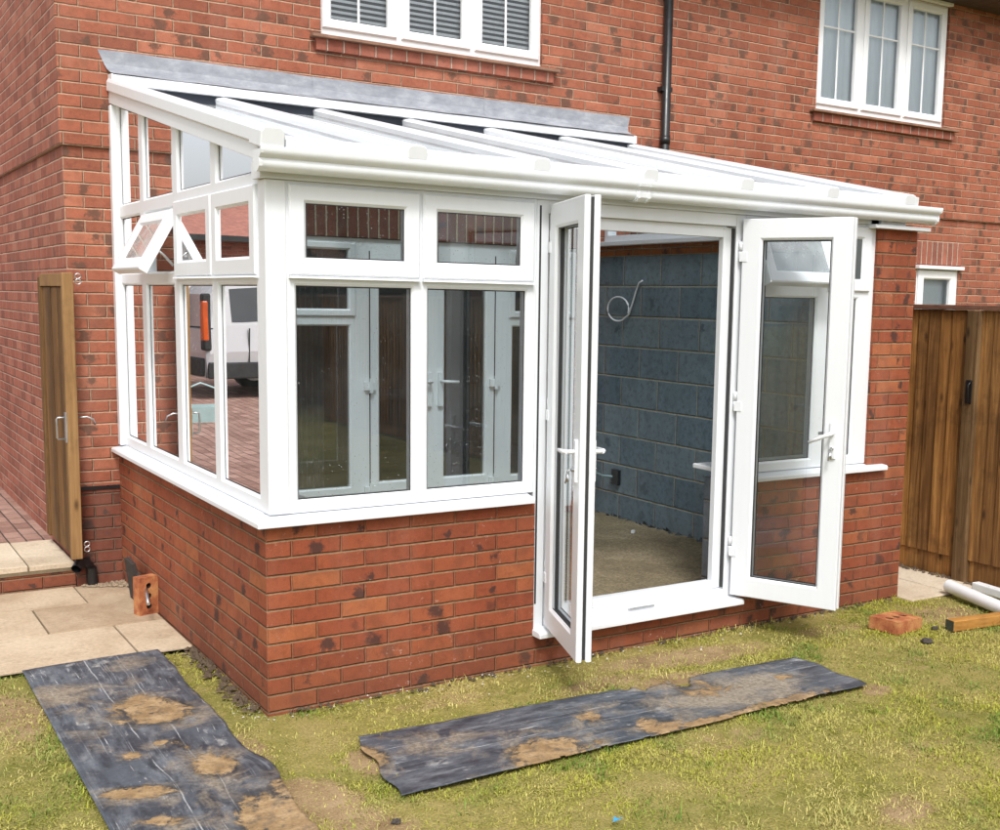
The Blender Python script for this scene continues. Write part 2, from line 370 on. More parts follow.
base = t.mix(.4, base, t.ramp(nb, [(.3, (.5,.5,.5)), (.7, (1.4,1.4,1.4))]), 'MULTIPLY')
dk = t.maprange(t.math('ADD', dust, t.math('MULTIPLY', t.math('SUBTRACT', na, .5), 2.6)), .30, .85, 0, .80)
base = t.mix(dk, base, t.mix(t.maprange(nb, .4, .6), (.20,.155,.105), (.36,.30,.22)))
na2 = t.noise(o_, 9., 8., .75, 1.2)
mk = t.math('ADD', mud, t.math('ADD', t.math('MULTIPLY', t.math('SUBTRACT', na, .5), 1.9), t.math('MULTIPLY', t.math('SUBTRACT', na2, .5), 1.8)))
wet = t.math('ADD', mud, t.math('MULTIPLY', t.math('SUBTRACT', nc, .5), 2.2))
base = t.mix(t.maprange(wet, .25, .55, 0, .70), base, (.020,.021,.024))
mudc = t.ramp(t.noise(o_, 11., 5., .65), [(.3, (.20,.122,.055)), (.52, (.33,.215,.105)), (.74, (.46,.325,.185))])
mudc = t.mix(.5, mudc, t.ramp(nb, [(.3, (.55,.55,.55)), (.7, (1.3,1.3,1.3))]), 'MULTIPLY')
k_ = t.maprange(mk, .40, .58)
base = t.mix(t.math('MULTIPLY', k_, t.maprange(t.noise(o_, 26., 5., .7), .34, .5, .35, 1.)), base, mudc)
rg = t.math('ADD', t.math('MULTIPLY', k_, .5), t.maprange(nc, .3, .7, .34, .6), clamp=True)
m_sheet = t.fin(base, rg, t.bump(t.math('ADD', t.math('MULTIPLY', k_, .6), t.math('MULTIPLY', na, .8)), .6, .012), spec=.4)

# ------------------------------------------------------------------ window building
def Mf(y):  return lambda a, b, d: (a, y - d, b)          # frame facing the garden (-y)
def Ms(x):  return lambda a, b, d: (x - d, a, b)          # frame facing the drive (-x)
def Me(x):  return lambda a, b, d: (x + d, a, b)          # frame facing +x
def inset(poly, ws):
    n = len(poly); L = []
    area = sum(poly[i][0]*poly[(i+1)%n][1] - poly[(i+1)%n][0]*poly[i][1] for i in range(n))
    sg = 1 if area > 0 else -1
    for i in range(n):
        (x0,y0),(x1,y1) = poly[i], poly[(i+1)%n]; l = math.hypot(x1-x0, y1-y0)
        nx, ny = -(y1-y0)/l*sg, (x1-x0)/l*sg; w = ws[i]
        L.append((x0+nx*w, y0+ny*w, (x1-x0)/l, (y1-y0)/l))
    out = []
    for i in range(n):
        x0,y0,dx,dy = L[i-1]; x1,y1,ex,ey = L[i]; de = dx*ey - dy*ex
        q = ((x1-x0)*ey - (y1-y0)*ex)/de; out.append((x0+dx*q, y0+dy*q))
    return out
def P3(M, poly, d): return [M(a, b, d) for a, b in poly]
def light(mb, M, poly, ws, dp=.058, outer=(), ch=.010):
    """one glazed opening of a frame: front face, glazing-bead chamfer, reveal, back"""
    a = inset(poly, [w-ch for w in ws]); b = inset(poly, ws)
    mb.strip(P3(M, poly, 0), P3(M, a, 0)); mb.strip(P3(M, a, 0), P3(M, b, -ch)); mb.strip(P3(M, b, -ch), P3(M, b, -dp))
    mb.strip(P3(M, b, -dp), P3(M, poly, -dp))
    n = len(poly)
    for i in outer:
        p, q = poly[i], poly[(i+1)%n]; mb.face([M(*p,0), M(*q,0), M(*q,-dp), M(*p,-dp)])
    return b
def rect(a0, a1, b0, b1): return [(a0,b0),(a1,b0),(a1,b1),(a0,b1)]
def sash(mb, M, poly, w=.07, d0=-.03, d1=.017, ch=.007):
    pr = [(0,d0),(0,d1-ch),(ch,d1),(w-.012,d1),(w,d1-.012),(w,d0)]
    R = [P3(M, inset(poly, [o]*len(poly)), d) for o, d in pr]
    for i in range(len(R)): mb.strip(R[i], R[(i+1)%len(R)])
    return inset(poly, [w]*len(poly))
def pane(M, poly, d, name, mat, parent, t=.0):
    mb = MB(); mb.face(P3(M, poly, d)); return mb.build(name, mat, parent, recalc=False)
def gasket_lines(mb, M, poly, d, w=.006):
    q = inset(poly, [w]*len(poly)); mb.strip(P3(M, poly, d), P3(M, q, d))

# ================================================================== CONSERVATORY
cons = empty('conservatory', (0,0,0), 'white lean-to conservatory on red brick dwarf walls against the house, its double doors standing open', 'conservatory')
TZ = .815
def uv_dwarf(w, n):
    if abs(n[0]) > .7: return (w[1] + .1125, w[2])
    if abs(n[1]) > .7: return (w[0], w[2])
    return (w[0], w[1])
mb = MB(uv_dwarf)
mb.box(0, .10, .10, D-.001, -.2, TZ)                # side run
mb.box(0, 1.337, 0, .10, -.2, TZ)                   # front run
mb.box(1.337, 2.653, 0, .10, -.2, .155)
mb.box(2.653, 3.662, 0, .10, -.2, TZ)
mb.build('dwarf_wall', m_dwarf, cons)
mb = MB(uv_dwarf)
mb.box(3.662, 4.0, 0, .32, -.2, 2.243); mb.box(3.722, 4.0, .32, D-.001, -.2, 2.20)
mb.build('brick_pier', m_dwarf, cons)
mb = MB()
mb.box(.10, .29, .10, D-.001, .0, TZ-.005); mb.box(.29, 1.34, .10, .29, 0, TZ-.005)
mb.build('block_lining', m_block, cons)
mb = MB(); mb.box(2.66, 3.55, .10, .30, 0, TZ-.005); mb.build('block_lining', m_blockg, cons)
mb = MB(lambda w, n: (w[1]+.12, w[2]-2.13) if abs(n[0]) > .5 else (w[0], w[2]-2.13)); mb.box(3.548, 3.662, .30, D-.001, .0, 2.13); mb.build('block_wall', m_block, cons)
mb = MB(); mb.box(3.545, 3.72, .32, D-.001, 2.1302, 2.203); mb.build('brick_coping', m_coping, cons)
mb = MB(); mb.box(.29, 3.548, .29, D-.001, .0, .15); mb.box(1.34, 2.66, .10, .29, 0, .15); mb.build('floor', m_screed, cons)
# rubble fillet at the foot of the block wall
mb = MB()
rr = random.Random(3)
for k in range(60):
    y = .4 + 2.25*rr.random(); r = .012 + .02*rr.random(); x = 3.535 - .05*rr.random()**2
    pts = [(x+r*rr.uniform(-1,1), y+r*rr.uniform(-1,1), .15), (x+r, y-r, .151), (x+r*.6, y+r, .15), (x, y, .15+r*rr.uniform(.5,1.2))]
    mb.face([pts[0],pts[1],pts[3]]); mb.face([pts[1],pts[2],pts[3]]); mb.face([pts[2],pts[0],pts[3]])
tag(mb.build('rubble', simple('grey_rubble', (.07,.078,.08), .95, .3), cons), kind='stuff')

# sills
SP = [(.0,0),(.0,.020),(.006,.028),(.045,.033),(.10,.046),(.17,.048),(.17,0)]       # outward edge at 0
def sill_front(x0, x1, z=.8175, y=-.045, name='window_sill', mat=None):
    mb = MB(); mb.prism(SP, (x0,y,z), (x1,y,z), (0,1,0), (0,0,1)); return mb.build(name, mat or m_white, cons, bevel=.003)
# left sill turns the corner with a mitre
mb = MB(); A = []; B = []; C_ = []
for a, b in SP:
    A.append((1.312, -.045+a, .8175+b)); B.append((-.045+a, -.045+a, .8175+b)); C_.append((-.045+a, D-.002, .8175+b))
n = len(SP)
for P, Q in ((A, B), (B, C_)):
    for k in range(n): mb.face([P[k], P[(k+1)%n], Q[(k+1)%n], Q[k]])
mb.face(A); mb.face(C_[::-1]); mb.build('window_sill', m_white, cons, bevel=.003)
sill_front(2.665, 3.80)
mb = MB(); mb.box(2.60, 3.54, .095, .34, .858, .885); mb.build('window_board', m_white, cons, bevel=.006)
mb = MB(); mb.box(.10, 1.33, .10, .32, .84, .865); mb.box(.10, .32, .32, D-.01, .84, .865); mb.build('window_board', m_white, cons, bevel=.006)

YF, XF = .02, .03
ZB, ZT = .862, 2.262       # frame foot / head
# corner post
mb = MB(); mb.box(XF-.008, .112, YF-.008, .10, ZB, 2.262); mb.build('corner_post', m_white, cons, bevel=.006, bseg=3)
mb = MB(); mb.box(-.004, XF+.07, D-.062, D-.002, ZB, 2.262); mb.box(-.004, XF+.07, D-.062, D-.002, 2.262, 2.88); mb.build('wall_post', m_white, cons, bevel=.004)

ZTR = 1.862                                            # transom centre line
# ---- front left window
M = Mf(YF); fr = MB(); panes = []
xm = .7295
for (a0, a1, oL, oR, wl, wr) in ((.112, xm, True, False, .044, .0405), (xm, 1.336, False, True, .0405, .052)):
    panes.append(light(fr, M, rect(a0, a1, ZB, ZTR), (.0545, wr, .030, wl), outer=[0] + ([3] if oL else []) + ([1] if oR else [])))
    light(fr, M, rect(a0, a1, ZTR, ZT), (.040, wr, .040, wl), outer=[2] + ([3] if oL else []) + ([1] if oR else []))
W1 = fr.build('window_frame', m_white, cons)
for q in panes: pane(M, inset(q, [-.001]*4), -.0175, 'pane', m_glassF, W1)
mb = MB()
for q in panes: gasket_lines(mb, M, inset(q, [-.0005]*4), -.0165)
mb.build('gasket_or_shade', m_gasket, W1)
for a0, a1 in ((.122, .722), (.737, 1.318)):
    s = MB(); g = sash(s, M, rect(a0, a1, 1.874, 2.248), .0745)
    S = s.build('opening_sash', m_white, W1)
    pane(M, g, .004, 'pane', m_glassF, W1)
    mb = MB(); gasket_lines(mb, M, g, .0055, .005); mb.build('gasket_or_shade', m_gasket, W1)
    mb = MB(); mb.prism([(0,0),(.022,-.004),(.026,-.012),(0,-.014)], (a0, YF, 1.874), (a1, YF, 1.874), (0,-1,0), (0,0,1)); mb.build('drip_bar', m_white, W1)
# ---- front right window
fr = MB(); panes = []; xm = 3.262
for (a0, a1, oL, oR, wl, wr) in ((2.653, xm, True, False, .10, .055), (xm, 3.662, False, True, .050, .128)):
    panes.append(light(fr, M, rect(a0, a1, ZB, ZTR), (.0545, wr, .030, wl), outer=[0] + ([3] if oL else []) + ([1] if oR else [])))
    light(fr, M, rect(a0, a1, ZTR, ZT), (.040, wr-.02, .040, wl-.02), outer=[2] + ([3] if oL else []) + ([1] if oR else []))
W2 = fr.build('window_frame', m_white, cons)
for q in panes: pane(M, inset(q, [-.001]*4), -.0175, 'pane', m_glass, W2)
mb = MB()
for q in panes: gasket_lines(mb, M, inset(q, [-.0005]*4), -.0165)
mb.build('gasket_or_shade', m_gasket, W2)
s = MB(); g = sash(s, M, rect(3.285, 3.620, 1.874, 2.248), .072); s.build('opening_sash', m_white, W2); pane(M, g, .004, 'pane', m_glass, W2)
# left one of this window hangs open
def Mopen(M, pivot_b, ang, horizontal='y'):
    ca, sa = math.cos(ang), math.sin(ang)
    def f(a, b, d):
        h = b - pivot_b
        return M(a, pivot_b + h*ca + d*sa, -h*sa + d*ca)
    return f
s = MB(); MO = Mopen(M, 2.245, math.radians(24)); g = sash(s, MO, rect(2.70, 3.240, 1.874, 2.245), .070, d0=-.040); s.build('opening_sash', m_white, W2); pane(MO, g, .004, 'pane', m_glassT, W2)
# ---- side window (towards the drive)
M = Ms(XF); fr = MB(); panes = []
cuts = [(.10, .745, .058, .045), (.745, 1.405, .055, .055), (1.405, 2.09, .055, .055), (2.09, D-.062, .055, .022)]
for i, (a0, a1, wl, wr) in enumerate(cuts):
    o_ = ([3] if i == 0 else []) + ([1] if i == 3 else [])
    panes.append(light(fr, M, rect(a0, a1, ZB, ZTR), (.0605, wr, .030, wl), outer=[0] + o_))
    q = light(fr, M, rect(a0, a1, ZTR, ZT), (.040, wr, .040, wl), outer=[2] + o_)
    if i == 3: q3 = q
W3 = fr.build('window_frame', m_white, cons)
for q in panes: pane(M, inset(q, [-.001]*4), -.0175, 'pane', m_glassS, W3)
mb = MB()
for q in panes: gasket_lines(mb, M, inset(q, [-.0005]*4), -.0165)
gasket_lines(mb, M, inset(q3, [-.0005]*4), -.0165)
mb.build('gasket_or_shade', m_gasket, W3); pane(M, q3, -.0175, 'pane', m_glassS, W3)
for a0, a1 in ((.125, .738), (.757, 1.392)):
    s = MB(); g = sash(s, M, rect(a0, a1, 1.874, 2.248), .078); s.build('opening_sash', m_white, W3)
    pane(M, g, .004, 'pane', m_glassS, W3)
    mb = MB(); mb.prism([(0,0),(.022,-.004),(.026,-.012),(0,-.014)], (XF, a0, 1.874), (XF, a1, 1.874), (-1,0,0), (0,0,1)); mb.build('drip_bar', m_white, W3)
s = MB(); MO = Mopen(M, 2.215, math.radians(29)); g = sash(s, MO, rect(1.43, 2.05, 1.860, 2.215), .076, d0=-.036, d1=.012)
tag(s.build('opening_sash', m_white, W3), 'top-hung sash propped open'); pane(MO, g, .0, 'pane', m_glassT, W3)
for y in (1.445, 2.035):
    mb = MB(); mb.tube([(XF-.005, y, 1.93), (XF-.055, y, 1.985), (XF-.10, y, 2.02)], .007, 6); mb.build('friction_stay', m_steel, W3)
# raking lights above the side transom
def ztop(y): return 2.327 + .2075*y
fr = MB(); ps = []
rk = [(.10, .745, .062, .045), (.745, 1.405, .052, .052), (1.405, 2.09, .052, .052), (2.09, D-.062, .052, .022)]
for i, (a0, a1, wl, wr) in enumerate(rk):
    ps.append(light(fr, M, [(a0,2.262),(a1,2.262),(a1,ztop(a1)+.03),(a0,ztop(a0)+.03)], (.040, wr, .032, wl), outer=[0,2] + ([3] if i == 0 else [])))
W4 = fr.build('raking_frame', m_white, cons)
for q in ps: pane(M, inset(q, [-.001]*4), -.0175, 'pane', m_glassS, W4)
mb = MB()
for q in ps: gasket_lines(mb, M, inset(q, [-.0005]*4), -.0165)
mb.build('gasket_or_shade', m_gasket, W4)
# raking lights on the far (right) side, standing on the block wall
M = Me(3.665); fr = MB(); ps = []
mb = MB(); mb.box(3.50, 3.70, .10, D-.002, 2.2035, 2.238); mb.build('ledge', m_white, cons, bevel=.005)
for i, (a0, a1) in enumerate(((.03,.70),(.70,1.37),(1.37,2.04),(2.04,2.70))):
    ps.append(light(fr, M, [(a0,2.239),(a1,2.239),(a1,ztop(a1)+.03),(a0,ztop(a0)+.03)], (.05,.04,.03,.04), outer=[0,2]))
W5 = fr.build('raking_frame', m_white, cons)
for q in ps: pane(M, inset(q, [-.001]*4), -.0175, 'pane', m_glass, W5)
mb = MB(); mb.box(3.60, 3.665, .0, .04, 2.2655, 2.38); mb.build('end_post', m_white, cons)

# ---- door frame
mb = MB()
mb.box(1.338, 1.405, YF, .095, .172, ZT); mb.box(1.405, 1.445, .052, .09, .225, 2.195)
mb.box(2.585, 2.651, YF, .095, .172, ZT); mb.box(2.525, 2.585, .052, .09, .225, 2.195)
mb.box(1.405, 2.585, YF, .095, 2.200, ZT); mb.box(1.445, 2.525, .052, .09, 2.140, 2.1995)
mb.box(1.405, 2.585, YF, .095, .172, .222); mb.box(1.445, 2.525, .05, .10, .2225, .268)
DF = mb.build('door_frame', m_white, cons, bevel=.003)
for q in (1.4055, 2.578): mb = MB(); mb.box(q, q+.0065, YF+.008, .05, .23, 2.19); mb.build('gasket_or_shade', m_gasket, DF)
mb = MB(); mb.box(1.352, 1.362, YF-.0015, YF+.01, .30, 2.235); mb.build('gasket_or_shade', m_gasket, DF)  # dark strip painting the shade in the leaf's hinge gap
mb = MB(); mb.prism([(0,0),(0,.022),(.008,.03),(.10,.036),(.10,0)], (1.332,-.072,.145), (2.662,-.072,.145), (0,1,0), (0,0,1)); mb.build('door_sill', m_white, cons, bevel=.004)
mb = MB(); mb.box(1.93, 2.10, .012, .0195, .190, .200); mb.build('drain_slot', m_steel, DF)

def leaf(name, hinge, dr, side, w, label, hang):
    """door leaf from the hinge along dr; side = unit vector towards the viewer (its visible face)"""
    h = Vector((hinge[0], hinge[1], 0)); d = Vector((dr[0], dr[1], 0)).normalized(); s_ = Vector((side[0], side[1], 0)).normalized()
    M = lambda a, b, dd: tuple(h + d*a + s_*dd + Vector((0,0,b)))
    z0, z1 = .196, 2.238; st = .112
    R = rect(0, w, z0, z1); mb = MB()
    def ring(d0, d1, o, wdt, ch=.004):
        pr = [(o,d0+ch),(o,d1-ch),(o+ch,d1),(wdt-.012,d1),(wdt,d1-.012),(wdt,d0+.012),(wdt-.012,d0),(o+ch,d0)]
        L = [P3(M, inset(R, [a]*4), b) for a, b in pr]
        for i in range(len(L)): mb.strip(L[i], L[(i+1)%len(L)])
    ring(-.028, 0, 0, st); ring(-.072, -.044, .0, st)
    o = mb.build(name, m_white, cons)
    if label: o['label'] = label
    mb = MB(); q = inset(R, [.009]*4); q2 = inset(R, [st-.004]*4)
    mb.strip(P3(M, q, -.0275), P3(M, q, -.0445)); mb.strip(P3(M, q2, -.0275), P3(M, q2, -.0445)); mb.build('gasket_or_shade', m_gasket, o)
    g = inset(R, [st]*4)
    pane(M, inset(R, [st-.003]*4), -.036, 'pane', m_glassD, o)
    mb = MB(); gasket_lines(mb, M, g, -.0145, .006); gasket_lines(mb, M, g, -.0575, .006); mb.build('glazing_seal', m_gasket, o)
    def loc(a, b, dd): return Vector(M(a, b, dd))
    zc = 1.115
    for sg, off in ((1, 0), (-1, -.072)):        # a handle on each face
        mb = MB()
        c = w - .052
        pl = [(c-.019, zc-.115), (c+.019, zc-.115), (c+.019, zc+.075), (c-.019, zc+.075)]
        a0 = P3(M, pl, off); a1 = P3(M, inset(pl, [.004]*4), off + sg*.012)
        mb.strip(a0, a1); mb.face(a1)
        dp = hang if sg == 1 else hang*.4
        p0 = loc(c, zc+.02, off); p1 = loc(c, zc+.02, off+sg*.045); L = .125
        p2 = loc(c-.02, zc+.02-.02*math.tan(dp), off+sg*.055); p3 = loc(c-L*math.cos(dp), zc+.02-L*math.sin(dp), off+sg*.052)
        mb.tube([p0, p1], .010, 8); mb.tube([p1, p2, (p2+p3)/2, p3], [.011,.011,.010,.008], 8)
        mb.build('handle', m_white, o, bevel=.0)
    mb = MB(); c = w - .052
    mb.tube([loc(c, zc-.06, -.09), loc(c, zc-.06, .024)], .009, 10)
    mb.tube([loc(c, zc-.06, .024), loc(c, zc-.06, .040)], .0035, 6)
    k0 = loc(c, zc-.06, .04)
    ring_ = [k0 + (d*math.cos(q*.7)*.010 + Vector((0,0,1))*math.sin(q*.7)*.010) + Vector((0,0,-.010)) for q in range(10)]
    mb.tube(ring_, .0016, 5)
    mb.tube([k0+Vector((0,0,-.018)), k0+Vector((0,0,-.055))+d*.008], [.008,.004], 6); mb.tube([k0+Vector((0,0,-.018)), k0+Vector((0,0,-.06))-d*.006+s_*.008], [.007,.004], 6)
    mb.build('lock_and_keys', m_steel, o)
    for z in (.42, 1.22, 2.02):
        mb = MB()
        for dz in (0., .052):
            p = loc(-.012, z+dz, -.012); mb.tube([p, p+Vector((0,0,.048))], .011, 10)
        mb.obox(Matrix(((d.x,s_.x,0,h.x),(d.y,s_.y,0,h.y),(0,0,1,0),(0,0,0,1))), -.012, .03, 0, .004, z-.005, z+.045)
        mb.build('hinge', m_white, o)
    return o
leaf('door_leaf', (2.602,-.012), (.27,-.575), (-.575,-.27), .600, 'right-hand glazed leaf swung wide open', math.radians(24))
leaf('door_leaf', (1.392,-.010), (-.199,-.585), (-.585,.199), .618, 'left-hand glazed leaf standing edge-on', math.radians(3))

# ---- roof
def zb(y): return 2.432 + .2035*(y + .12)              # top of a glazing bar
y0, y1 = -.118, 2.615
sl = Vector((0, y1-y0, zb(y1)-zb(y0))).normalized(); nn = Vector((0, -sl.z, sl.y))
bars = [.646 + .6265*i for i in range(6)]
for i, x in enumerate(bars):
    mb = MB()
    mb.prism([(-.036,-.050),(-.042,-.016),(-.032,-.004),(-.010,0),(.010,0),(.032,-.004),(.042,-.016),(.036,-.050)], (x,y0,zb(y0)), (x,y1,zb(y1)), (1,0,0), nn)
    mb.prism([(-.010,0.),(-.008,.004),(.008,.004),(.010,0.)], (x,y0,zb(y0)), (x,y1,zb(y1)), (1,0,0), nn)
    b = mb.build('glazing_bar', m_white, cons)
    for sg in (-1, 1):
        mb = MB(); mb.prism([(.0365*sg,-.050),(.0395*sg,-.050),(.0395*sg,-.045),(.0365*sg,-.038)], (x,y0+.09,zb(y0+.09)), (x,y1,zb(y1)), (1,0,0), nn); mb.build('bar_gasket', m_seal, b)
        mb = MB(); mb.prism([(.0105*sg,-.0005),(.0125*sg,-.0005),(.0125*sg,.0012),(.0105*sg,.0012)], (x,y0+.08,zb(y0+.08)), (x,y1,zb(y1)), (1,0,0), nn); mb.build('cap_seam', m_seal, b)
    mb = MB()  # end cap at the eaves
    prof = [(-.046,-.056),(-.046,-.014),(-.038,.000),(-.020,.005),(.020,.005),(.038,.000),(.046,-.014),(.046,-.056)]
    mb.prism(prof, Vector((x,y0,zb(y0))) - sl*.012, Vector((x,y0,zb(y0))) + sl*.075, (1,0,0), nn); mb.build('end_cap', m_white, b, bevel=.005, bseg=3)
# gable bar on the left
mb = MB()
mb.prism([(.055,-.14),(-.020,-.14),(-.020,-.075),(-.034,-.068),(-.034,-.018),(-.026,0.),(.020,.004),(.048,-.004),(.055,-.02)], (.020,.0,zb(.0)+.014), (.020,2.665,zb(2.665)+.034), (1,0,0), nn)
b = mb.build('gable_bar', m_white, cons, bevel=.003)
mb = MB(); mb.prism([(.060,-.075),(-.040,-.075),(-.040,-.012),(-.026,.008),(.042,.010),(.060,-.008)], Vector((.004,y0,zb(y0)+.012))-sl*.012, Vector((.004,y0,zb(y0)+.012))+sl*.135, (1,0,0), nn); mb.build('end_cap', m_white, b, bevel=.006, bseg=3)
# right edge bar with its own flashing trim
mb = MB(); xr = bars[-1]
mb.prism([(.0425,-.06),(.0425,-.012),(.082,-.008),(.088,-.06)], (xr,y0,zb(y0)), (xr,2.66,zb(2.66)), (1,0,0), nn); mb.build('edge_trim', m_white, cons)
edges = [.05] + bars
for i in range(6):
    a, c = edges[i]+.03, edges[i+1]-.03; mb = MB()
    p = lambda x, y: (x, y, zb(y)-.050)
    mb.face([p(a,-.10), p(c,-.10), p(c,2.64), p(a,2.64)]); mb.build('roof_pane', m_glassR, cons)
# wall plate, dark strip, lead
mb = MB(); mb.prism([(0,0),(0,.052),(.012,.060),(.10,.066),(.10,0)], (-.004,2.575,2.990), (3.80,2.575,2.990), (0,1,0), (0,0,1)); mb.build('wall_plate', m_white, cons, bevel=.003)
mb = MB(); mb.box(.05, 3.74, 2.612, 2.675, 2.905, 2.9895); mb.build('roof_strip', m_navy, cons)
def lead(xa, xb, y_off, lz, rz, cutl=0.):
    mb = MB(); nx = 24; rows = [(0.,3.196),(0.,3.12),(.012,3.085),(.060,3.062),(.105,3.050)]
    r_ = random.Random(int(xa*100)); G = []
    for (dy, z) in rows:
        k = (3.196 - z)/.146; line = []
        for i in range(nx+1):
            f = i/nx; x = xa + (xb-xa)*f + (cutl*k*(1-f)) - (.022*k*f*(1 if rz else 0))
            line.append((x, 2.680 - y_off - dy + .003*math.sin(x*9+z*30), z + .0015*math.sin(x*14) + r_.uniform(-.0007,.0007)))
        G.append(line)
    for j in range(len(G)-1):
        for i in range(nx): mb.smooth.add(len(mb.f)); mb.face([G[j][i], G[j][i+1], G[j+1][i+1], G[j+1][i]])
    return mb.build('lead_flashing', m_lead, cons)
lead(-.056, 1.30, .0, 0, 0, .062); lead(1.255, 2.56, .005, 0, 0); lead(2.52, 3.795, .010, 0, 1)
# eaves beam, closures, gutter
mb = MB(); mb.box(.0, 3.66, .0, .11, ZT+.001, 2.335); mb.box(3.66, 3.87, -.02, .11, 2.262, 2.335); mb.build('eaves_beam', m_white, cons)
mb = MB()
for i in range(6):
    a, c = edges[i] + (.02 if i == 0 else .044), edges[i+1]-.044
    mb.prism([(0,0),(-.003,.006),(-.002,.036),(.006,.048),(.055,.060),(.06,0)], (a,-.112,2.371), (c,-.112,2.371), (0,1,0), (0,0,1))
mb.build('eaves_closure', m_white, cons, bevel=.003)
G_ = [(0.,.078),(0.,0.),(-.040,-.006),(-.060,.0),(-.073,.014),(-.076,.030),(-.072,.044),(-.082,.050),(-.094,.060),(-.098,.074),(-.098,.088),(-.090,.090),(-.088,.078)]
def gut(x0, x1, g=0.): 
    return [(a-g if a < -.01 else a, b-(g if b < .02 else 0)) for a, b in G_]
mb = MB(); mb.prism(G_, (-.030,-.022,2.288), (4.062,-.022,2.288), (0,1,0), (0,0,1))
for f in range(len(mb.f)-2): mb.smooth.add(f)
gt = mb.build('gutter', m_gutter, cons)
gm = gt.modifiers.new('e', 'EDGE_SPLIT'); gm.split_angle = math.radians(50)
mb = MB()
for x in (1.875,): mb.prism(gut(0,0,.005), (x-.045,-.021,2.288), (x+.045,-.021,2.288), (0,1,0), (0,0,1))
for f in (-.03, .03): mb.prism(gut(0,0,.009), (1.875+f-.007,-.0205,2.288), (1.875+f+.007,-.0205,2.288), (0,1,0), (0,0,1))
mb.build('gutter_union', m_gutter, gt)
mb = MB(); mb.prism(gut(0,0,.004), (4.056,-.021,2.288), (4.070,-.021,2.288), (0,1,0), (0,0,1)); mb.build('stop_end', m_gutter, gt); mb = MB(); mb.prism(gut(0,0,.003), (-.036,-.021,2.288), (-.022,-.021,2.288), (0,1,0), (0,0,1)); mb.build('stop_end', m_gutter, gt)
mb = MB(); mb.box(3.58, 4.055, -.055, .0195, 2.240, 2.2615); mb.build('soffit_board', m_white, cons, bevel=.003)

# ================================================================== HOUSE
house = empty('brick_house', (0,D,0), 'two storey red brick house behind the conservatory, dark downpipe on its wall', 'house')
SZ = 2.635
def uv_house(w, n):
    if abs(n[0]) > .7: return (-(w[1]-D) + .10725, w[2] - SZ)
    return (w[0] + .26, w[2] - SZ)
def wall_holes(mb, x0, x1, z0, z1, y, holes, depth=.09):
    xs = sorted({x0, x1, *[h[0] for h in holes], *[h[1] for h in holes]}); zs = sorted({z0, z1, *[h[2] for h in holes], *[h[3] for h in holes]})
    for i in range(len(xs)-1):
        for j in range(len(zs)-1):
            cx, cz = (xs[i]+xs[i+1])/2, (zs[j]+zs[j+1])/2
            if any(h[0] < cx < h[1] and h[2] < cz < h[3] for h in holes): continue
            mb.face([(xs[i],y,zs[j]),(xs[i+1],y,zs[j]),(xs[i+1],y,zs[j+1]),(xs[i],y,zs[j+1])])
    for (a,b,c,d) in holes:
        mb.face([(a,y,c),(a,y+depth,c),(a,y+depth,d),(a,y,d)]); mb.face([(b,y,c),(b,y,d),(b,y+depth,d),(b,y+depth,c)])
        mb.face([(a,y,d),(a,y+depth,d),(b,y+depth,d),(b,y,d)]); mb.face([(a,y,c),(b,y,c),(b,y+depth,c),(a,y+depth,c)])
HX0, HX1, HY1 = -.262, 14.5, 6.95
wins_up = [(1.318,3.004,3.470,4.572), (5.785,7.470,3.470,4.572)]
wins_lo = [(.96,3.36,.20,2.185), (7.225,7.835,1.10,2.185)]
YU = D - .020
mb = MB(uv_house)
wall_holes(mb, HX0, HX1, -.2, SZ, D, wins_lo, .10); wall_holes(mb, HX0-.018, HX1, SZ, 4.75, YU, wins_up, .10)
mb.face([(HX0-.018,YU,SZ),(HX1,YU,SZ),(HX1,D,SZ),(HX0-.018,D,SZ)])
mb.build('front_wall', m_house, house, recalc=False)
mb = MB(uv_house); mb.box(HX0-.003, -.003, D-.004, D+.01, -.2, .588); mb.build('plinth', m_plinth, house)  # plinth with dark mortar; its dark brick also paints this corner's shade
mb = MB(uv_house)
mb.face([(HX0,D,-.2),(HX0,D,SZ),(HX0,HY1,SZ),(HX0,HY1,-.2)]); mb.face([(HX0-.018,YU,SZ),(HX0-.018,YU,6.8),(HX0-.018,HY1,6.8),(HX0-.018,HY1,SZ)])
mb.face([(HX0-.018,D-.02,SZ),(HX0-.018,HY1,SZ),(HX0,HY1,SZ),(HX0,D-.02,SZ)])
mb.face([(HX0-.018,HY1,-.2),(HX1,HY1,-.2),(HX1,HY1,4.75),(HX0-.018,HY1,4.75)]); mb.face([(HX1,YU,-.2),(HX1,YU,4.75),(HX1,HY1,4.75),(HX1,HY1,-.2)])
mb.build('side_wall', m_side, house, recalc=False)
m_rooft = simple('grey_roof_tile', (.09,.085,.085), .8, .25, 12., .2)
mb = MB(); ym = (D+HY1)/2
mb.face([(HX0-.05,2.30,4.74),(HX1+.1,2.30,4.74),(HX1+.1,ym,6.9),(HX0-.05,ym,6.9)]); mb.face([(HX0-.05,HY1+.3,4.74),(HX0-.05,ym,6.9),(HX1+.1,ym,6.9),(HX1+.1,HY1+.3,4.74)])
mb.build('roof', m_rooft, house, recalc=False)
mb = MB(); mb.box(HX0-.02, HX1, 2.33, YU-.001, 4.60, 4.735); mb.build('eaves', simple('dark_eaves', (.06,.045,.04), .6, .1), house)
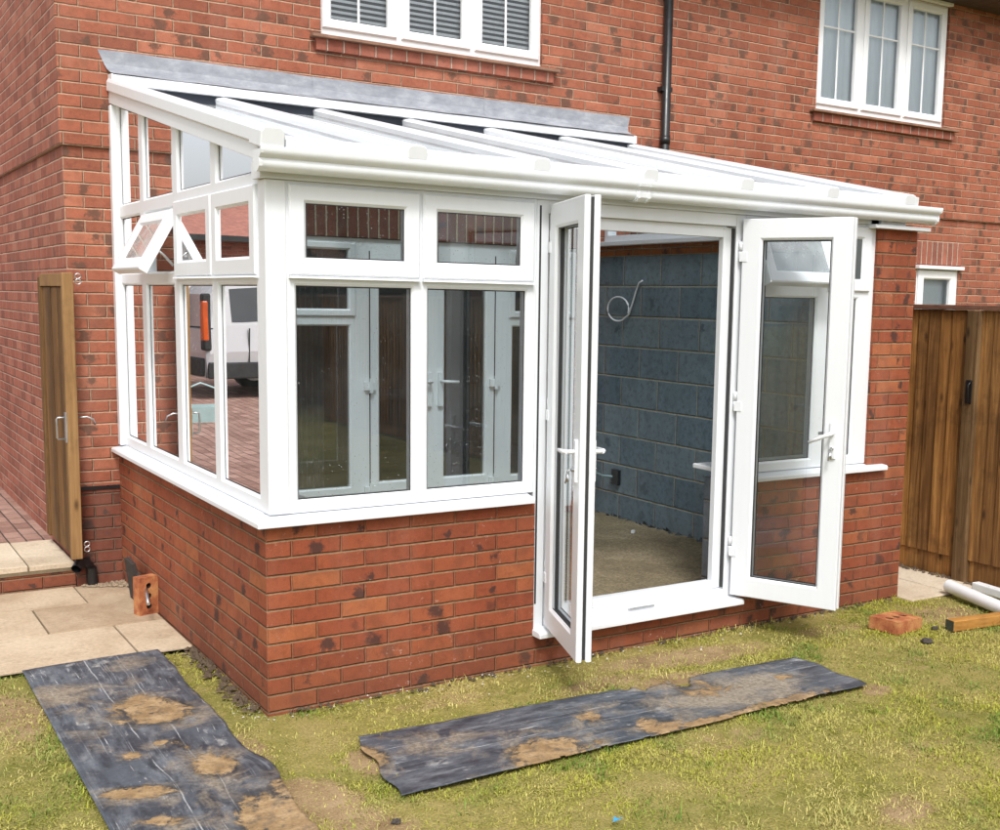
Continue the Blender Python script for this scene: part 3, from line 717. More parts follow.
# soldier courses
def soldier(x0, x1, z0, z1, mat):
    mb = MB(lambda w, n: (w[2]-z0+.006, w[0]) if abs(n[1]) > .5 else (w[1], w[0]))
    mb.box(x0, x1, D-.004, D+.02, z0, z1); mb.build('soldier_course', mat, house)
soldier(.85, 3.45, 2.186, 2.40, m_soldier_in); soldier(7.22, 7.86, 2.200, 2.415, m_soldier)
# window sills of brick with a tile over
for x0, x1 in ((1.24,3.125),(5.71,7.625)):
    mb = MB(lambda w, n: (w[0], w[2]-3.40+.1)); mb.box(x0+.035, x1-.035, YU-.030, YU-.001, 3.366, 3.440); mb.build('sill_bricks', m_header, house, bevel=.002)
    mb = MB(); mb.box(x0, x1, YU-.062, YU+.03, 3.4405, 3.462); mb.build('sill_tile', m_tile, house, bevel=.004)
# window units
M_up = Mf(YU + .030)
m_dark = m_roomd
def georgian(mb, M, g, vs, hs, w=.018, d=-.018):
    (x0,z0),(x1,_),(_,z1),_ = g
    for v in vs: a = x0+(x1-x0)*v; mb.strip(P3(M, rect(a-w/2,a+w/2,z0,z1), d), P3(M, rect(a-w/2+.004,a+w/2-.004,z0,z1), d+.006)); mb.face(P3(M, rect(a-w/2+.004,a+w/2-.004,z0,z1), d+.006))
    for h in hs: b = z0+(z1-z0)*h; mb.strip(P3(M, rect(x0,x1,b-w/2,b+w/2), d), P3(M, rect(x0,x1,b-w/2+.004,b+w/2-.004), d+.0055)); mb.face(P3(M, rect(x0,x1,b-w/2+.004,b+w/2-.004), d+.0055))
def upper_window(x0, x1, z0, z1, blind):
    fr = MB(); third = (x1-x0)/3; cells = [x0, x0+third, x0+2*third, x1]; ops = []
    for i in range(3):
        ops.append(light(fr, M_up, rect(cells[i], cells[i+1], z0, z1), (.062,.03,.03,.03), dp=.07, outer=[0,2,1,3]))
    F = fr.build('window', m_whiteH, house)
    for i in range(3):
        s = MB(); g = sash(s, M_up, rect(cells[i]+.018, cells[i+1]-.018, z0+.05, z1-.018), .062); s.build('casement', m_whiteH, F)
        pane(M_up, g, -.022, 'pane', m_glassH, F)
        gb = MB(); georgian(gb, M_up, g, [.5], [.66]); gb.build('glazing_bar', m_whiteH, F)
        if blind:
            bl = MB(); z = z0+.06
            while z < z1-.05:
                bl.face([(cells[i]+.03, YU+.084, z), (cells[i+1]-.03, YU+.084, z), (cells[i+1]-.03, YU+.092, z+.0195), (cells[i]+.03, YU+.092, z+.0195)]); z += .036
            bl.build('blind', m_blind, F, recalc=False)
    if not blind:
        mb = MB(); nf = 70; P = []
        for i in range(nf+1):
            x = x0+.01 + (x1-x0-.02)*i/nf; P.append((x, YU+.088+.004*math.sin(i*1.9)))
        for i in range(nf): mb.face([(*P[i],z0+.02),(*P[i+1],z0+.02),(*P[i+1],z1-.02),(*P[i],z1-.02)])
        mb.build('net_blind', m_curtain, F, recalc=False)
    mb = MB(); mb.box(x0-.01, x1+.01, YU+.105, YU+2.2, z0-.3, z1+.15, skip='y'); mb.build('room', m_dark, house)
    mb = MB(); mb.box(x0-.012, x1+.012, YU-.028, YU+.02, z1-.002, z1+.026); mb.build('drip_cap', m_whiteH, F, bevel=.004)
upper_window(*wins_up[0], True); upper_window(*wins_up[1], False)
# small ground floor window beside the fence
x0, x1, z0, z1 = wins_lo[1]; Ml = Mf(D + .012)
fr = MB(); light(fr, Ml, rect(x0, x1, z0, z1), (.05,.035,.035,.035), outer=[0,1,2,3]); F = fr.build('window', m_whiteH, house)
s = MB(); g = sash(s, Ml, rect(x0+.03, x1-.03, z0+.04, z1-.04), .085); s.build('casement', m_whiteH, F); pane(Ml, g, -.02, 'pane', m_glassH, F)
mb = MB(); mb.face([(x0,D+.094,z0),(x1,D+.094,z0),(x1,D+.094,z1),(x0,D+.094,z1)]); mb.build('net_blind', m_curtain, F)
mb = MB(); mb.box(x0-.02, x1+.03, D-.05, D+.03, z1-.030, z1+.003); mb.build('drip_cap', m_whiteH, F, bevel=.004)
# garden door set opening into the conservatory
Md = Mf(D + .02); fr = MB(); ops = []
lay = [(.96,1.565),(1.565,2.16),(2.16,2.755),(2.755,3.36)]
for i, (a, b) in enumerate(lay):
    if i in (0, 3):
        light(fr, Md, rect(a,b,1.64,2.18), (.03,.035,.05,.05), outer=[0,1,2,3]); ops.append(light(fr, Md, rect(a,b,.20,1.64), (.28,.045,.05,.055), outer=[0,1,2,3]))
    else: ops.append(light(fr, Md, rect(a,b,.20,2.18), (.30,.17 if i == 1 else .17,.19,.17 if i == 2 else .17), outer=[0,1,2,3]) if False else light(fr, Md, rect(a,b,.20,2.18), (.30,.085 if i == 1 else .175,.18,.175 if i == 1 else .085), outer=[0,1,2,3]))
F = fr.build('garden_door', m_whiteB, house)
for q in ops: pane(Md, q, -.03, 'pane', m_glassH, F)
for a, b in (lay[0], lay[3]):
    s = MB(); g = sash(s, Md, rect(a+.02, b-.005, 1.655, 2.15), .05); s.build('fanlight', m_whiteB, F); pane(Md, g, -.015, 'pane', m_glassH, F)
for x, sg in ((2.115,-1),(2.205,1)):
    mb = MB(); mb.box(x-.018, x+.018, D-.004, D+.019, 1.02, 1.26); mb.tube([(x,D-.004,1.20),(x,D-.045,1.20),(x+sg*.12,D-.05,1.195)], .010, 8); mb.build('handle', m_whiteB, F)
for x in (1.665, 2.655):
    for z in (.42, 1.15, 1.95):
        mb = MB(); mb.box(x-.045, x+.035, D-.006, D+.019, z, z+.055); mb.box(x-.012, x+.012, D-.016, D-.006, z-.02, z+.08); mb.build('hinge', m_whiteB, F)
    mb = MB(); mb.box(x-.003, x+.003, D+.0135, D+.0195, .25, 2.1); mb.build('gasket_or_shade', m_gasket, F)
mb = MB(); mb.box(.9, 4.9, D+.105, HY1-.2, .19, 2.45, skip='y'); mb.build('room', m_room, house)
m_cur = simple('grey_curtain', (.22,.23,.235), .9, .2)
for xa, xb, yc in ((1.22,1.42,.25),(2.26,2.40,.22)):
    mb = MB(); P = [(xa+(xb-xa)*k/24, D+yc+.018*math.sin(k*1.3)) for k in range(25)]
    for k in range(24): mb.face([(*P[k],.3),(*P[k+1],.3),(*P[k+1],2.1),(*P[k],2.1)])
    mb.build('curtain', m_cur, house)
# damp course and rainwater pipe
mb = MB(); mb.box(HX0, -.004, D-.012, D, .590, .612); mb.build('damp_course', m_black, house)
mb = MB(); mb.tube([(4.115,YU-.052,.02),(4.115,YU-.052,4.62)], .036, 16)
dp = mb.build('downpipe', m_black, house)
mb = MB()
for z in (3.42, 1.7): mb.box(4.065, 4.165, YU-.065, YU-.001, z, z+.035)
for z in (3.02,): mb.tube([(4.115,YU-.052,z),(4.115,YU-.052,z+.06)], .041, 16)
mb.build('pipe_bracket', m_black, dp)

# ================================================================== GROUND
def vnoise(x, y, seed, octaves=4, f=1.):
    x = np.asarray(x, float); y = np.asarray(y, float); out = np.zeros_like(x); amp = 1.; tot = 0.
    rs = np.random.RandomState(seed); T = rs.rand(256, 256)
    for o in range(octaves):
        X = x*f + o*17.3 + 100; Y = y*f + o*9.1 + 100
        xi = np.floor(X).astype(int); yi = np.floor(Y).astype(int); fx = X-xi; fy = Y-yi
        fx = fx*fx*(3-2*fx); fy = fy*fy*(3-2*fy)
        g = lambda a, b: T[a % 256, b % 256]
        out += amp*((g(xi,yi)*(1-fx)+g(xi+1,yi)*fx)*(1-fy) + (g(xi,yi+1)*(1-fx)+g(xi+1,yi+1)*fx)*fy)
        tot += amp; amp *= .5; f *= 2.
    return out/tot
def ellf(x, y, E):
    r = np.zeros_like(np.asarray(x, float))
    for (cx, cy, rx, ry, ang, amp) in E:
        ca, sa = math.cos(ang), math.sin(ang); dx, dy = x-cx, y-cy
        d = np.sqrt(((dx*ca+dy*sa)/rx)**2 + ((-dx*sa+dy*ca)/ry)**2)
        r = np.maximum(r, amp*np.clip(1.5 - d, 0, 1))
    return r
SAND = [(-.93,.55,.14,.40,0,.75), (-.95,.05,.10,.5,0,.35), (-.14,-.93,.15,.24,.3,1.), (-.06,-1.25,.16,.25,.3,.8), (2.1,-.27,.50,.13,-.1,.95), (1.5,-.40,.35,.10,0,.7), (.17,-.70,.10,.15,0,1.),
        (3.95,-.42,.24,.20,.4,.85), (1.65,-2.07,.16,.10,.3,.75), (1.45,-1.25,.42,.13,0,.45), (2.56,-1.12,.09,.07,0,1.), (1.8,-.52,.25,.08,0,.9), (.25,-1.45,.25,.12,.3,.35), (2.7,-1.35,.4,.18,0,.3), (-.16,-.30,.06,.22,0,.6), (-.02,.70,.10,.55,0,.35), (4.4,-.6,.3,.3,0,.5), (.75,-.22,.35,.09,-.1,.5), (3.1,-.30,.35,.12,0,.5), (2.2,-1.75,.30,.14,.2,.42), (3.0,-.95,.25,.12,.3,.42), (.9,-1.9,.2,.12,0,.42)]
# wide ground sheet
mb = MB(); mb.face([(-90,-90,-.035),(90,-90,-.035),(90,90,-.035),(-90,90,-.035)])
mb.build('ground', m_ground, None, recalc=False, kind='structure')
# lawn in front of the conservatory, finely modelled
gx = np.arange(-2.2, 4.72, .035); gy = np.arange(-3.6, 1.125, .035); GX, GY = np.meshgrid(gx, gy)
def lawn_z(x, y): return -.012 + .022*(vnoise(x, y, 3, 4, 1.3)-.5)*np.clip(1.2, 0, 1) 
LZ = lawn_z(GX, GY); nx_, ny_ = len(gx), len(gy)
me = bpy.data.meshes.new('lawn')
V = np.stack([GX.ravel(), GY.ravel(), LZ.ravel()], 1)
idx = np.arange(nx_*ny_).reshape(ny_, nx_)
F_ = np.stack([idx[:-1,:-1], idx[:-1,1:], idx[1:,1:], idx[1:,:-1]], -1).reshape(-1, 4)
me.from_pydata(V.tolist(), [], F_.tolist()); me.materials.append(m_lawn)
at = me.attributes.new('sand', 'FLOAT', 'POINT'); at.data.foreach_set('value', ellf(V[:,0], V[:,1], SAND).astype(np.float32))
for p in me.polygons: p.use_smooth = True
o = bpy.data.objects.new('lawn', me); col.objects.link(o); o['kind'] = 'structure'
# grass blades
N = 620000
x = np.random.uniform(-1.5, 4.68, N); y = np.random.uniform(-3.0, 1.12, N)
clump = vnoise(x, y, 11, 4, 5.); wear = vnoise(x, y, 23, 4, 1.1); sd = ellf(x, y, SAND)
keep = np.random.rand(N) < np.clip(.20 + 1.9*(clump-.36), .05, 1.)*np.clip(1.25 - 1.25*sd, 0.04, 1)*np.clip(1.75-1.6*wear, .4, 1.)
inm1 = (x > -.80) & (x < -.20) & (y < 1.09) & ~((y < -.72) & (x > -.42 + .25*(y+1.2)))
inm2 = (x > .19) & (x < 2.52) & (y > -1.06) & (y < -.54 + .0*x)
inb = ((x > -.01) & (x < 4.01) & (y > -.01)) | ((x < .01) & (y > 1.10)) | ((x > 3.98) & (y > -.13))
keep |= (np.random.rand(N) < .10)*(sd > .3)
keep &= ~inm1 & ~inm2 & ~inb
# only where the camera (or a step beside it) can see
keep &= (y > -3.0 + 0*x) & ~((x < .2) & (y < -2.0)) 
x, y, clump, wear, sd = x[keep], y[keep], clump[keep], wear[keep], sd[keep]; n = len(x)
hue0 = .55*vnoise(x, y, 41, 3, 2.0) + .45*vnoise(x, y, 43, 3, 7.)
ang = np.random.uniform(0, 2*np.pi, n); hgt = np.random.gamma(4., .0023, n)*(.35 + 1.2*clump + .5*np.clip(.5-hue0, 0, .3)); wid = np.random.uniform(.0011, .0026, n)
edge = np.clip(1 - np.minimum(np.abs(y), .30)/.10, 0, 1)*(x > 0); hgt *= 1 + 1.3*edge*(vnoise(x, y, 61, 2, 6.) > .45); hgt *= 1 + .9*np.clip((.44-hue0)*9, 0, 1)*(np.random.rand(n) < .5)
flat = np.random.rand(n) < .45; hgt[flat] *= .40
lean = np.where(flat, np.random.uniform(.012, .035, n), np.random.uniform(.4, 1.6, n)*hgt)
z = lawn_z(x, y); dx, dy = np.cos(ang), np.sin(ang); pxv, pyv = -dy*wid, dx*wid
b0 = np.stack([x-pxv, y-pyv, z-.002], 1); b1 = np.stack([x+pxv, y+pyv, z-.002], 1)
m0 = np.stack([x+dx*lean*.35-pxv*.8, y+dy*lean*.35-pyv*.8, z+hgt*.62], 1); m1 = np.stack([x+dx*lean*.35+pxv*.8, y+dy*lean*.35+pyv*.8, z+hgt*.62], 1)
tp = np.stack([x+dx*lean, y+dy*lean, z+hgt], 1)
V = np.stack([b0, b1, m1, m0, tp], 1).reshape(-1, 3)
k = np.arange(n)*5
loops = np.stack([k, k+1, k+2, k+3, k+3, k+2, k+4], 1).ravel(); starts = np.stack([np.arange(n)*7, np.arange(n)*7+4], 1).ravel(); tot = np.tile([4, 3], n)
me = bpy.data.meshes.new('grass'); me.vertices.add(n*5); me.vertices.foreach_set('co', V.ravel().astype(np.float32))
me.loops.add(n*7); me.loops.foreach_set('vertex_index', loops.astype(np.int32)); me.polygons.add(n*2); me.polygons.foreach_set('loop_start', starts.astype(np.int32))
me.update(calc_edges=True)
green = np.array([.115,.205,.020]); olive = np.array([.335,.335,.036]); straw = np.array([.50,.43,.14])
hue = .55*vnoise(x, y, 41, 3, 2.0) + .45*vnoise(x, y, 43, 3, 7.); f1 = np.clip((hue-.46)*8. + .40 + np.random.normal(0, .18, n), 0, 1)[:, None]; f2 = np.clip((.6*wear+.4*vnoise(x, y, 47, 3, 6.)-.54)*5.0 + .9*sd + np.random.normal(.10, .20, n), 0, 1)[:, None]
c = green*(1-f1) + olive*f1; c = c*(1-f2) + straw*f2; c = np.where(flat[:, None], c*.6 + straw*.4, c)*np.random.uniform(.78, 1.2, n)[:, None]
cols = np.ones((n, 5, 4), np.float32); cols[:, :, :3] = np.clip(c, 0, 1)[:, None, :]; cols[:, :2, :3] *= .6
ca = me.color_attributes.new('Col', 'FLOAT_COLOR', 'POINT'); ca.data.foreach_set('color', cols.ravel())
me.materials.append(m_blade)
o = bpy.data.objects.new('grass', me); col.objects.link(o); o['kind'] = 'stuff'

# paving flags
def flags(name, slabs, zt, th, mat, jm, jz, bed):
    """slabs: list of rectangles (x0,x1,y0,y1); one mesh for flags (structure), one mortar bed below"""
    mb = MB(); tones = []; r_ = random.Random(5)
    for (a,b,c,d) in slabs:
        g = .005; dz = r_.uniform(-.003,.003); n0 = len(mb.v); mb.box(a+g,b-g,c+g,d-g, zt-th, zt+dz)
        tones += [r_.random()]*8
    o = mb.build(name, mat, None, recalc=True); o['kind'] = 'structure'
    at = o.data.attributes.new('tone', 'FLOAT', 'POINT'); at.data.foreach_set('value', tones)
    bv = o.modifiers.new('b', 'BEVEL'); bv.width = .004; bv.segments = 2
    mb = MB(); mb.box(*bed, zt-th-.02, zt-.009); mb.build('paving_bed', jm, None, kind='structure')
patio = []
for (ya, yb, xs) in ((1.115,1.70,[-2.2,-1.35,-.27,.0]), (1.70,2.25,[-2.2,-1.5,-.59,.0]), (2.25,2.70,[-2.2,-1.2,-.29,.0])):
    for a, b in zip(xs[:-1], xs[1:]): patio.append((a, b-.004 if b == 0 else b, ya, yb))
flags('patio_paving', patio, .004, .035, m_stone, m_mortar, 0, (-2.2,-.01,1.12,2.715))
flags('upper_paving', [(-2.2,-1.6,2.722,3.50),(-1.6,-1.06,2.722,3.50),(-1.06,-.53,2.722,3.50),(-.53,-.268,2.722,3.50)], .150, .035, m_stone2, m_mortar, 0, (-2.2,-.268,2.73,3.50))
flags('side_paving', [(4.004,4.40,-.115,.75),(4.40,4.72,-.115,.75),(4.004,4.72,.75,1.6),(4.004,4.72,1.6,2.70)], .0, .03, m_stone2, m_mortar, 0, (4.004,4.72,-.11,2.69))
mb = MB(uv_dwarf); mb.box(-2.2, -.268, 2.737, 2.84, -.05, .112); mb.build('paving_step', m_dwarf, None, kind='structure')
mb = MB(lambda w, n: (w[1]*1., w[0])); mb.face([(-12,3.50,.142),(HX0,3.50,.142),(HX0,HY1,.142),(-12,HY1,.142)]); mb.face([(-12,HY1,.142),(6,HY1,.142),(6,20,.60),(-12,20,.60)])
mb.build('block_paving', m_paver, None, recalc=False, kind='structure')
mb = MB(); mb.box(-12, -2.2, 2.74, 3.5, -.1, .141); mb.build('paving_edge', m_mortar, None, kind='structure')
# gravel in the corner and crumbs along the foot of the walls
def pebbles(name, spots, mat, label_kind='stuff'):
    mb = MB(); r_ = random.Random(len(spots))
    for (x, y, z, r) in spots:
        n0 = len(mb.v); q = r_.random()*6.28
        ring = [(x+r*math.cos(q+i*1.257)*r_.uniform(.7,1.2), y+r*math.sin(q+i*1.257)*r_.uniform(.7,1.2), z+r*.25*r_.random()) for i in range(5)]
        mb.v += ring + [(x+r*.2, y, z+r*r_.uniform(.6,1.1))]
        for i in range(5): mb.f.append([n0+i, n0+(i+1)%5, n0+5])
    return mb.build(name, mat, None, recalc=True, kind=label_kind)
r_ = random.Random(12)
sp = [(-.25+.25*r_.random(), 2.40+.29*r_.random()**.7, .004, r_.uniform(.006,.016)) for k in range(420) ]
sp = [p for p in sp if p[1] > 2.66 - (p[0]+.25)*.55]
pebbles('gravel', sp, m_gravel)
sp = []
for k in range(150):
    if r_.random() < .5: x, y = r_.uniform(.0,4.0), -abs(r_.gauss(0,.05))-.01
    else: x, y = -abs(r_.gauss(0,.045))-.01, r_.uniform(-.05,1.1)
    sp.append((x, y, float(lawn_z(np.array([x]), np.array([y]))[0])+.003, r_.uniform(.002,.007)))
for k in range(36): 
    x, y = r_.uniform(.3,2.6), -abs(r_.gauss(.05,.12))-.02; sp.append((x, y, .004, r_.uniform(.004,.008)))
pebbles('mortar_crumbs', sp, m_crumb)
sp = [(-abs(r_.gauss(0,.035))-.012, r_.uniform(.05,1.1), .0, r_.uniform(.008,.02)) for k in range(160)] + [(r_.uniform(.05,3.9), -abs(r_.gauss(0,.02))-.008, -.004, r_.uniform(.006,.016)) for k in range(160)]
pebbles('soil_clods', sp, simple('dark_soil', (.075,.05,.03), .95, .4, 30.))

# ---- plastic sheets
def sheet(name, poly_edges, umin, umax, res, corners, MUD, DUST, label, lift=.0, ragged=None, torn=None):
    """grid over the unit square mapped bilinearly to corners (A,B,C,D); s runs A->B, t A->D"""
    A, B, C, Dd = [np.array(c) for c in corners]
    ls, lt = np.linalg.norm(B-A), np.linalg.norm(Dd-A); ns, nt_ = int(ls/res), int(lt/res)
    S, T = np.meshgrid(np.linspace(0,1,ns+1), np.linspace(0,1,nt_+1))
    X = (A[0]*(1-S)+B[0]*S)*(1-T)+(Dd[0]*(1-S)+C[0]*S)*T; Y = (A[1]*(1-S)+B[1]*S)*(1-T)+(Dd[1]*(1-S)+C[1]*S)*T
    if ragged is not None: X, Y = ragged(S, T, X, Y)
    Z = .010 + .009*(vnoise(X, Y, 77, 3, 3.)-.42)*1. + .004*vnoise(X, Y, 78, 3, 14.)
    Z = np.maximum(Z, lawn_z(X, Y)+.004)
    edge = np.minimum(np.minimum(S, 1-S)*ls, np.minimum(T, 1-T)*lt); Z += .004*np.clip(1-edge/.05, 0, 1)*(vnoise(X, Y, 80, 2, 4.)-.3)
    me = bpy.data.meshes.new(name); V = np.stack([X.ravel(), Y.ravel(), Z.ravel()], 1)
    idx = np.arange((ns+1)*(nt_+1)).reshape(nt_+1, ns+1)
    Fq = np.stack([idx[:-1,:-1], idx[:-1,1:], idx[1:,1:], idx[1:,:-1]], -1)
    if torn is not None:
        cx = (X[:-1,:-1]+X[1:,1:])/2; cy = (Y[:-1,:-1]+Y[1:,1:])/2; Fq = Fq[~torn(cx, cy)]
    else: Fq = Fq.reshape(-1, 4)
    org = np.array([A[0], A[1], 0.]); me.from_pydata((V-org).tolist(), [], Fq.tolist()); me.materials.append(m_sheet)
    uvl = me.uv_layers.new(name='UVMap'); li = np.zeros(len(me.loops), np.int32); me.loops.foreach_get('vertex_index', li)
    UV = np.stack([S.ravel()*ls, T.ravel()*lt], 1); uvl.data.foreach_set('uv', UV[li].ravel().astype(np.float32))
    for nm, E in (('mud', MUD), ('dust', DUST + [(q[0], q[1]-.02, q[2]*1.5+.02, q[3]*1.5+.02, q[4], q[5]*.75) for q in MUD])):
        a = me.attributes.new(nm, 'FLOAT', 'POINT'); a.data.foreach_set('value', ellf(V[:,0], V[:,1], E).astype(np.float32))
    for p in me.polygons: p.use_smooth = True
    o = bpy.data.objects.new(name, me); col.objects.link(o); o.location = org
    sm = o.modifiers.new('s', 'SOLIDIFY'); sm.thickness = .0025
    return tag(o, label, 'plastic sheet')
def rag1(S, T, X, Y):
    e = (vnoise(X*0+3, Y, 90, 4, 6.)-.5)*.03
    return X + T*(e + .035*np.exp(-((Y+.58)/.16)**2)), Y + .03*(vnoise(X, Y*0+2, 97, 3, 9.)-.5)*(S > .999)
sheet('plastic_sheet', None, 0, 1, .012, [(-.807,1.10),(-.825,-1.7),(-.235,-1.7),(-.180,1.135)],
      [(-.43,.27,.15,.17,.35,.85), (-.48,-.13,.04,.035,0,.72), (-.36,-.47,.085,.12,.2,.9), (-.67,-.57,.12,.055,-.4,.85), (-.65,-.85,.08,.04,-.4,.75), (-.42,-.19,.03,.09,.2,.7), (-.61,-.22,.04,.04,0,.6), (-.30,-1.02,.15,.22,.2,.85), (-.20,-.82,.07,.12,0,.75)],
      [(-.70,.66,.14,.18,.2,.85), (-.55,.45,.3,.35,0,.42), (-.35,.95,.15,.12,0,.45), (-.35,-.7,.2,.3,0,.5), (-.7,.1,.1,.25,0,.35)],
      'dark plastic sheet with mud patches, one end at the patio flags by the side wall', ragged=rag1)
def torn2(cx, cy):
    n_ = vnoise(cx, cy, 95, 4, 9.)
    return ((cy > -.60 + (n_-.5)*.30 + .10*np.clip(np.abs(cx-1.72)-.12, 0, 1)*6) & (np.abs(cx-1.72) < .32)) | (cy < -1.055 + (n_-.5)*.05 - .03) 
def rag2(S, T, X, Y):
    return X + .012*np.sin(Y*23)*(np.abs(S-.5) > .49), Y + .016*(vnoise(X, X*0+5, 96, 3, 2.5)-.5)
sheet('plastic_sheet', None, 0, 1, .012, [(.118,-1.075),(2.530,-1.10),(2.545,-.61),(.200,-.475)],
      [(.80,-1.0,.17,.13,.2,.9), (1.34,-1.02,.09,.10,.3,.85), (1.15,-.79,.06,.07,0,.6), (1.62,-1.09,.22,.05,0,.75), (2.28,-.81,.06,.03,0,.55), (1.95,-1.07,.3,.05,0,.72), (.17,-.70,.06,.12,0,.85), (1.80,-.72,.16,.12,0,.55), (1.72,-.52,.18,.05,0,.85)],
      [(1.90,-.84,.40,.24,0,.95), (.45,-.72,.22,.13,0,.6), (1.2,-.8,.3,.14,0,.45), (.8,-.9,.3,.2,0,.5), (1.75,-.62,.2,.08,0,.8)],
      'dark muddy plastic sheet lying across the grass in front of the open doors', ragged=rag2, torn=torn2)

# ================================================================== SMALL THINGS
def holed_brick(name, Mx, L, W_, H_, label):
    """perforated brick: L long, W_ wide, three holes through H_"""
    bm = bmesh.new()
    nseg = 14; holes = [(-L*.27,0),(0,0),(L*.27,0)]; r = min(W_*.14, .024)
    mb = MB()
    for s in (0, 1):
        z = H_*s; xs = [-L/2, -L*.135, L*.135, L/2]
        for i, (hx, hy) in enumerate(holes):
            a, b = xs[i], xs[i+1]
            outer = []
            angs = sorted([2*math.pi*k/nseg + .05 for k in range(nseg)] + [math.atan2(sy*W_/2, ex-hx) % (2*math.pi) for ex in (a, b) for sy in (-1, 1)])
            for q in angs:
                c_, s_ = math.cos(q), math.sin(q)
                tx = ((b-hx) if c_ > 0 else (hx-a))/max(abs(c_), 1e-6); ty = (W_/2)/max(abs(s_), 1e-6); tt = min(tx, ty)
                outer.append((hx+c_*tt, hy+s_*tt, z))
            inner = [(hx+r*math.cos(q), hy+r*math.sin(q), z) for q in angs]
            mb.strip(outer, inner)
            if s == 0:
                top = [(p[0], p[1], H_) for p in inner]; mb.strip(inner, top)
    c4 = [(-L/2,-W_/2),(L/2,-W_/2),(L/2,W_/2),(-L/2,W_/2)]
    mb.strip([(a,b,0) for a,b in c4], [(a,b,H_) for a,b in c4])
    hb = MB()
    for hx, hy in holes:
        n0 = len(hb.v)
        for z in (-.0005, H_-.004): hb.v += [(hx+(r-.001)*math.cos(2*math.pi*k/20), hy+(r-.001)*math.sin(2*math.pi*k/20), z) for k in range(20)]
        for k in range(20): hb.f.append([n0+k, n0+(k+1)%20, n0+20+(k+1)%20, n0+20+k])
        hb.f.append([n0+k for k in range(20)])
    org = Mx.to_translation(); hb.v = [tuple(Mx @ Vector(v)) for v in hb.v]; mb.v = [tuple(Mx @ Vector(v)) for v in mb.v]
    o = mb.build(name, m_looseb, None, loc=org, recalc=False)
    hb.build('hole_shade', m_hole_shade, o, recalc=False)
    return tag(o, label, 'brick')
holed_brick('loose_brick', Matrix.Translation((3.435,-.475,-.004)) @ Matrix.Rotation(math.radians(8), 4, 'Z') @ Matrix.Rotation(math.radians(3), 4, 'Y'), 0.245, .185, .070, 'orange-red perforated brick lying flat on the grass by the right brick pier')
Mb = Matrix.Translation((-.062,1.855,.112)) @ Matrix.Rotation(math.radians(16), 4, 'Z') @ Matrix.Rotation(math.radians(90), 4, 'Y') @ Matrix.Rotation(math.radians(90), 4, 'X') @ Matrix.Translation((0,0,-.0325))
holed_brick('loose_brick', Mb, .215, .115, .065, 'orange perforated brick standing on end on the patio against the side wall')
mb = MB(); mb.tube([(-.045,2.30,.235),(-.055,1.96,.160),(-.070,1.80,.150),(-.105,1.62,.120)], .0095, 10)
tag(mb.build('metal_rod', m_steel, None, loc=(-.07,1.8,.0)), 'thin grey metal rod poked through the brick standing on end', 'rod')
mb = MB(); mb.obox(Matrix.Translation((-.045,2.17,.004)) @ Matrix.Rotation(math.radians(-7), 4, 'Y'), -.012, .012, -.10, .09, 0, .245)
tag(mb.build('dark_board', simple('dark_board', (.035,.026,.022), .8, .3, 20.), None, loc=(-.045,2.17,0), bevel=.003), 'small dark brown board leaning on the side wall behind the upright brick', 'board')
# black pipe end by the step
mb = MB(); mb.tube([(-.285,2.62,.125),(-.255,2.66,.150),(-.215,2.675,.150),(-.19,2.675,.11),(-.185,2.675,.0)], [.030,.034,.034,.032,.032], 14, caps=False)
tag(mb.build('drain_bend', m_black, None, loc=(-.2,2.67,0)), 'black plastic pipe bend at the end of the step under the wooden gate', 'pipe')
# white cable loop on the block wall
mb = MB(); cx, cy, cz = 3.535, 2.385, 1.735; P = []
for k in range(25):
    q = math.radians(62 + 338*k/24); P.append((cx-.006+.004*math.sin(q*2), cy+.115*math.cos(q)*-1., cz+.093*math.sin(q)))
P = [(cx, 2.105, 1.945), (cx-.004, 2.15, 1.92), (cx-.006, 2.185, 1.85), (cx-.008, 2.215, 1.765), (cx-.01, 2.30, 1.655)] + [(cx-.012, cy-.005+.11*math.cos(q), cz-.01+.095*math.sin(q)) for q in [math.radians(-100+ -300*k/22) for k in range(0, 0)]]
loop = [(cx-.010, cy+.120*math.cos(q), cz+.095*math.sin(q)) for q in [math.radians(210 - 335*k/26) for k in range(27)]]
mb.tube([(cx,2.105,1.945),(cx-.004,2.14,1.93),(cx-.006,2.175,1.865),(cx-.008,2.205,1.79),(cx-.010,2.245,1.70)] + [(cx-.012, cy+.135*math.cos(q), cz+.090*math.sin(q)) for q in [math.radians(215 + 345*k/26) for k in range(2, 27)]], .0062, 8)
tag(mb.build('white_cable', simple('white_cable', (.78,.80,.82), .4, .05), None, loc=(cx,cy,cz)), 'white cable looped in a ring hanging on the dark block wall inside', 'cable')
mb = MB(); mb.box(3.520, 3.547, 2.33, 2.42, .40, .515)
eb = empty('socket_box', (3.53,2.37,.45), 'black socket back box with a pale cable tail low on the block wall', 'socket box')
mb.build('box', m_black, eb, bevel=.003)
mb = MB(); mb.tube([(3.52,2.40,.46),(3.50,2.50,.455),(3.49,2.62,.47)], .008, 6); mb.build('cable_tail', simple('pale_cable', (.25,.36,.37), .5, .1), eb)
for (x, y, r, lb) in ((3.35,2.42,.020,'small white offcut on the sandy floor in the far corner of the conservatory'), (3.28,1.80,.016,'small white offcut on the sandy floor near the middle of the block wall')):
    mb = MB(); mb.obox(Matrix.Translation((x,y,.15)) @ Matrix.Rotation(.6, 4, 'Z'), -r, r, -r*.7, r*.7, 0, r*1.3); tag(mb.build('white_offcut', m_pipe, None, loc=(x,y,.15), bevel=.003), lb, 'offcut')
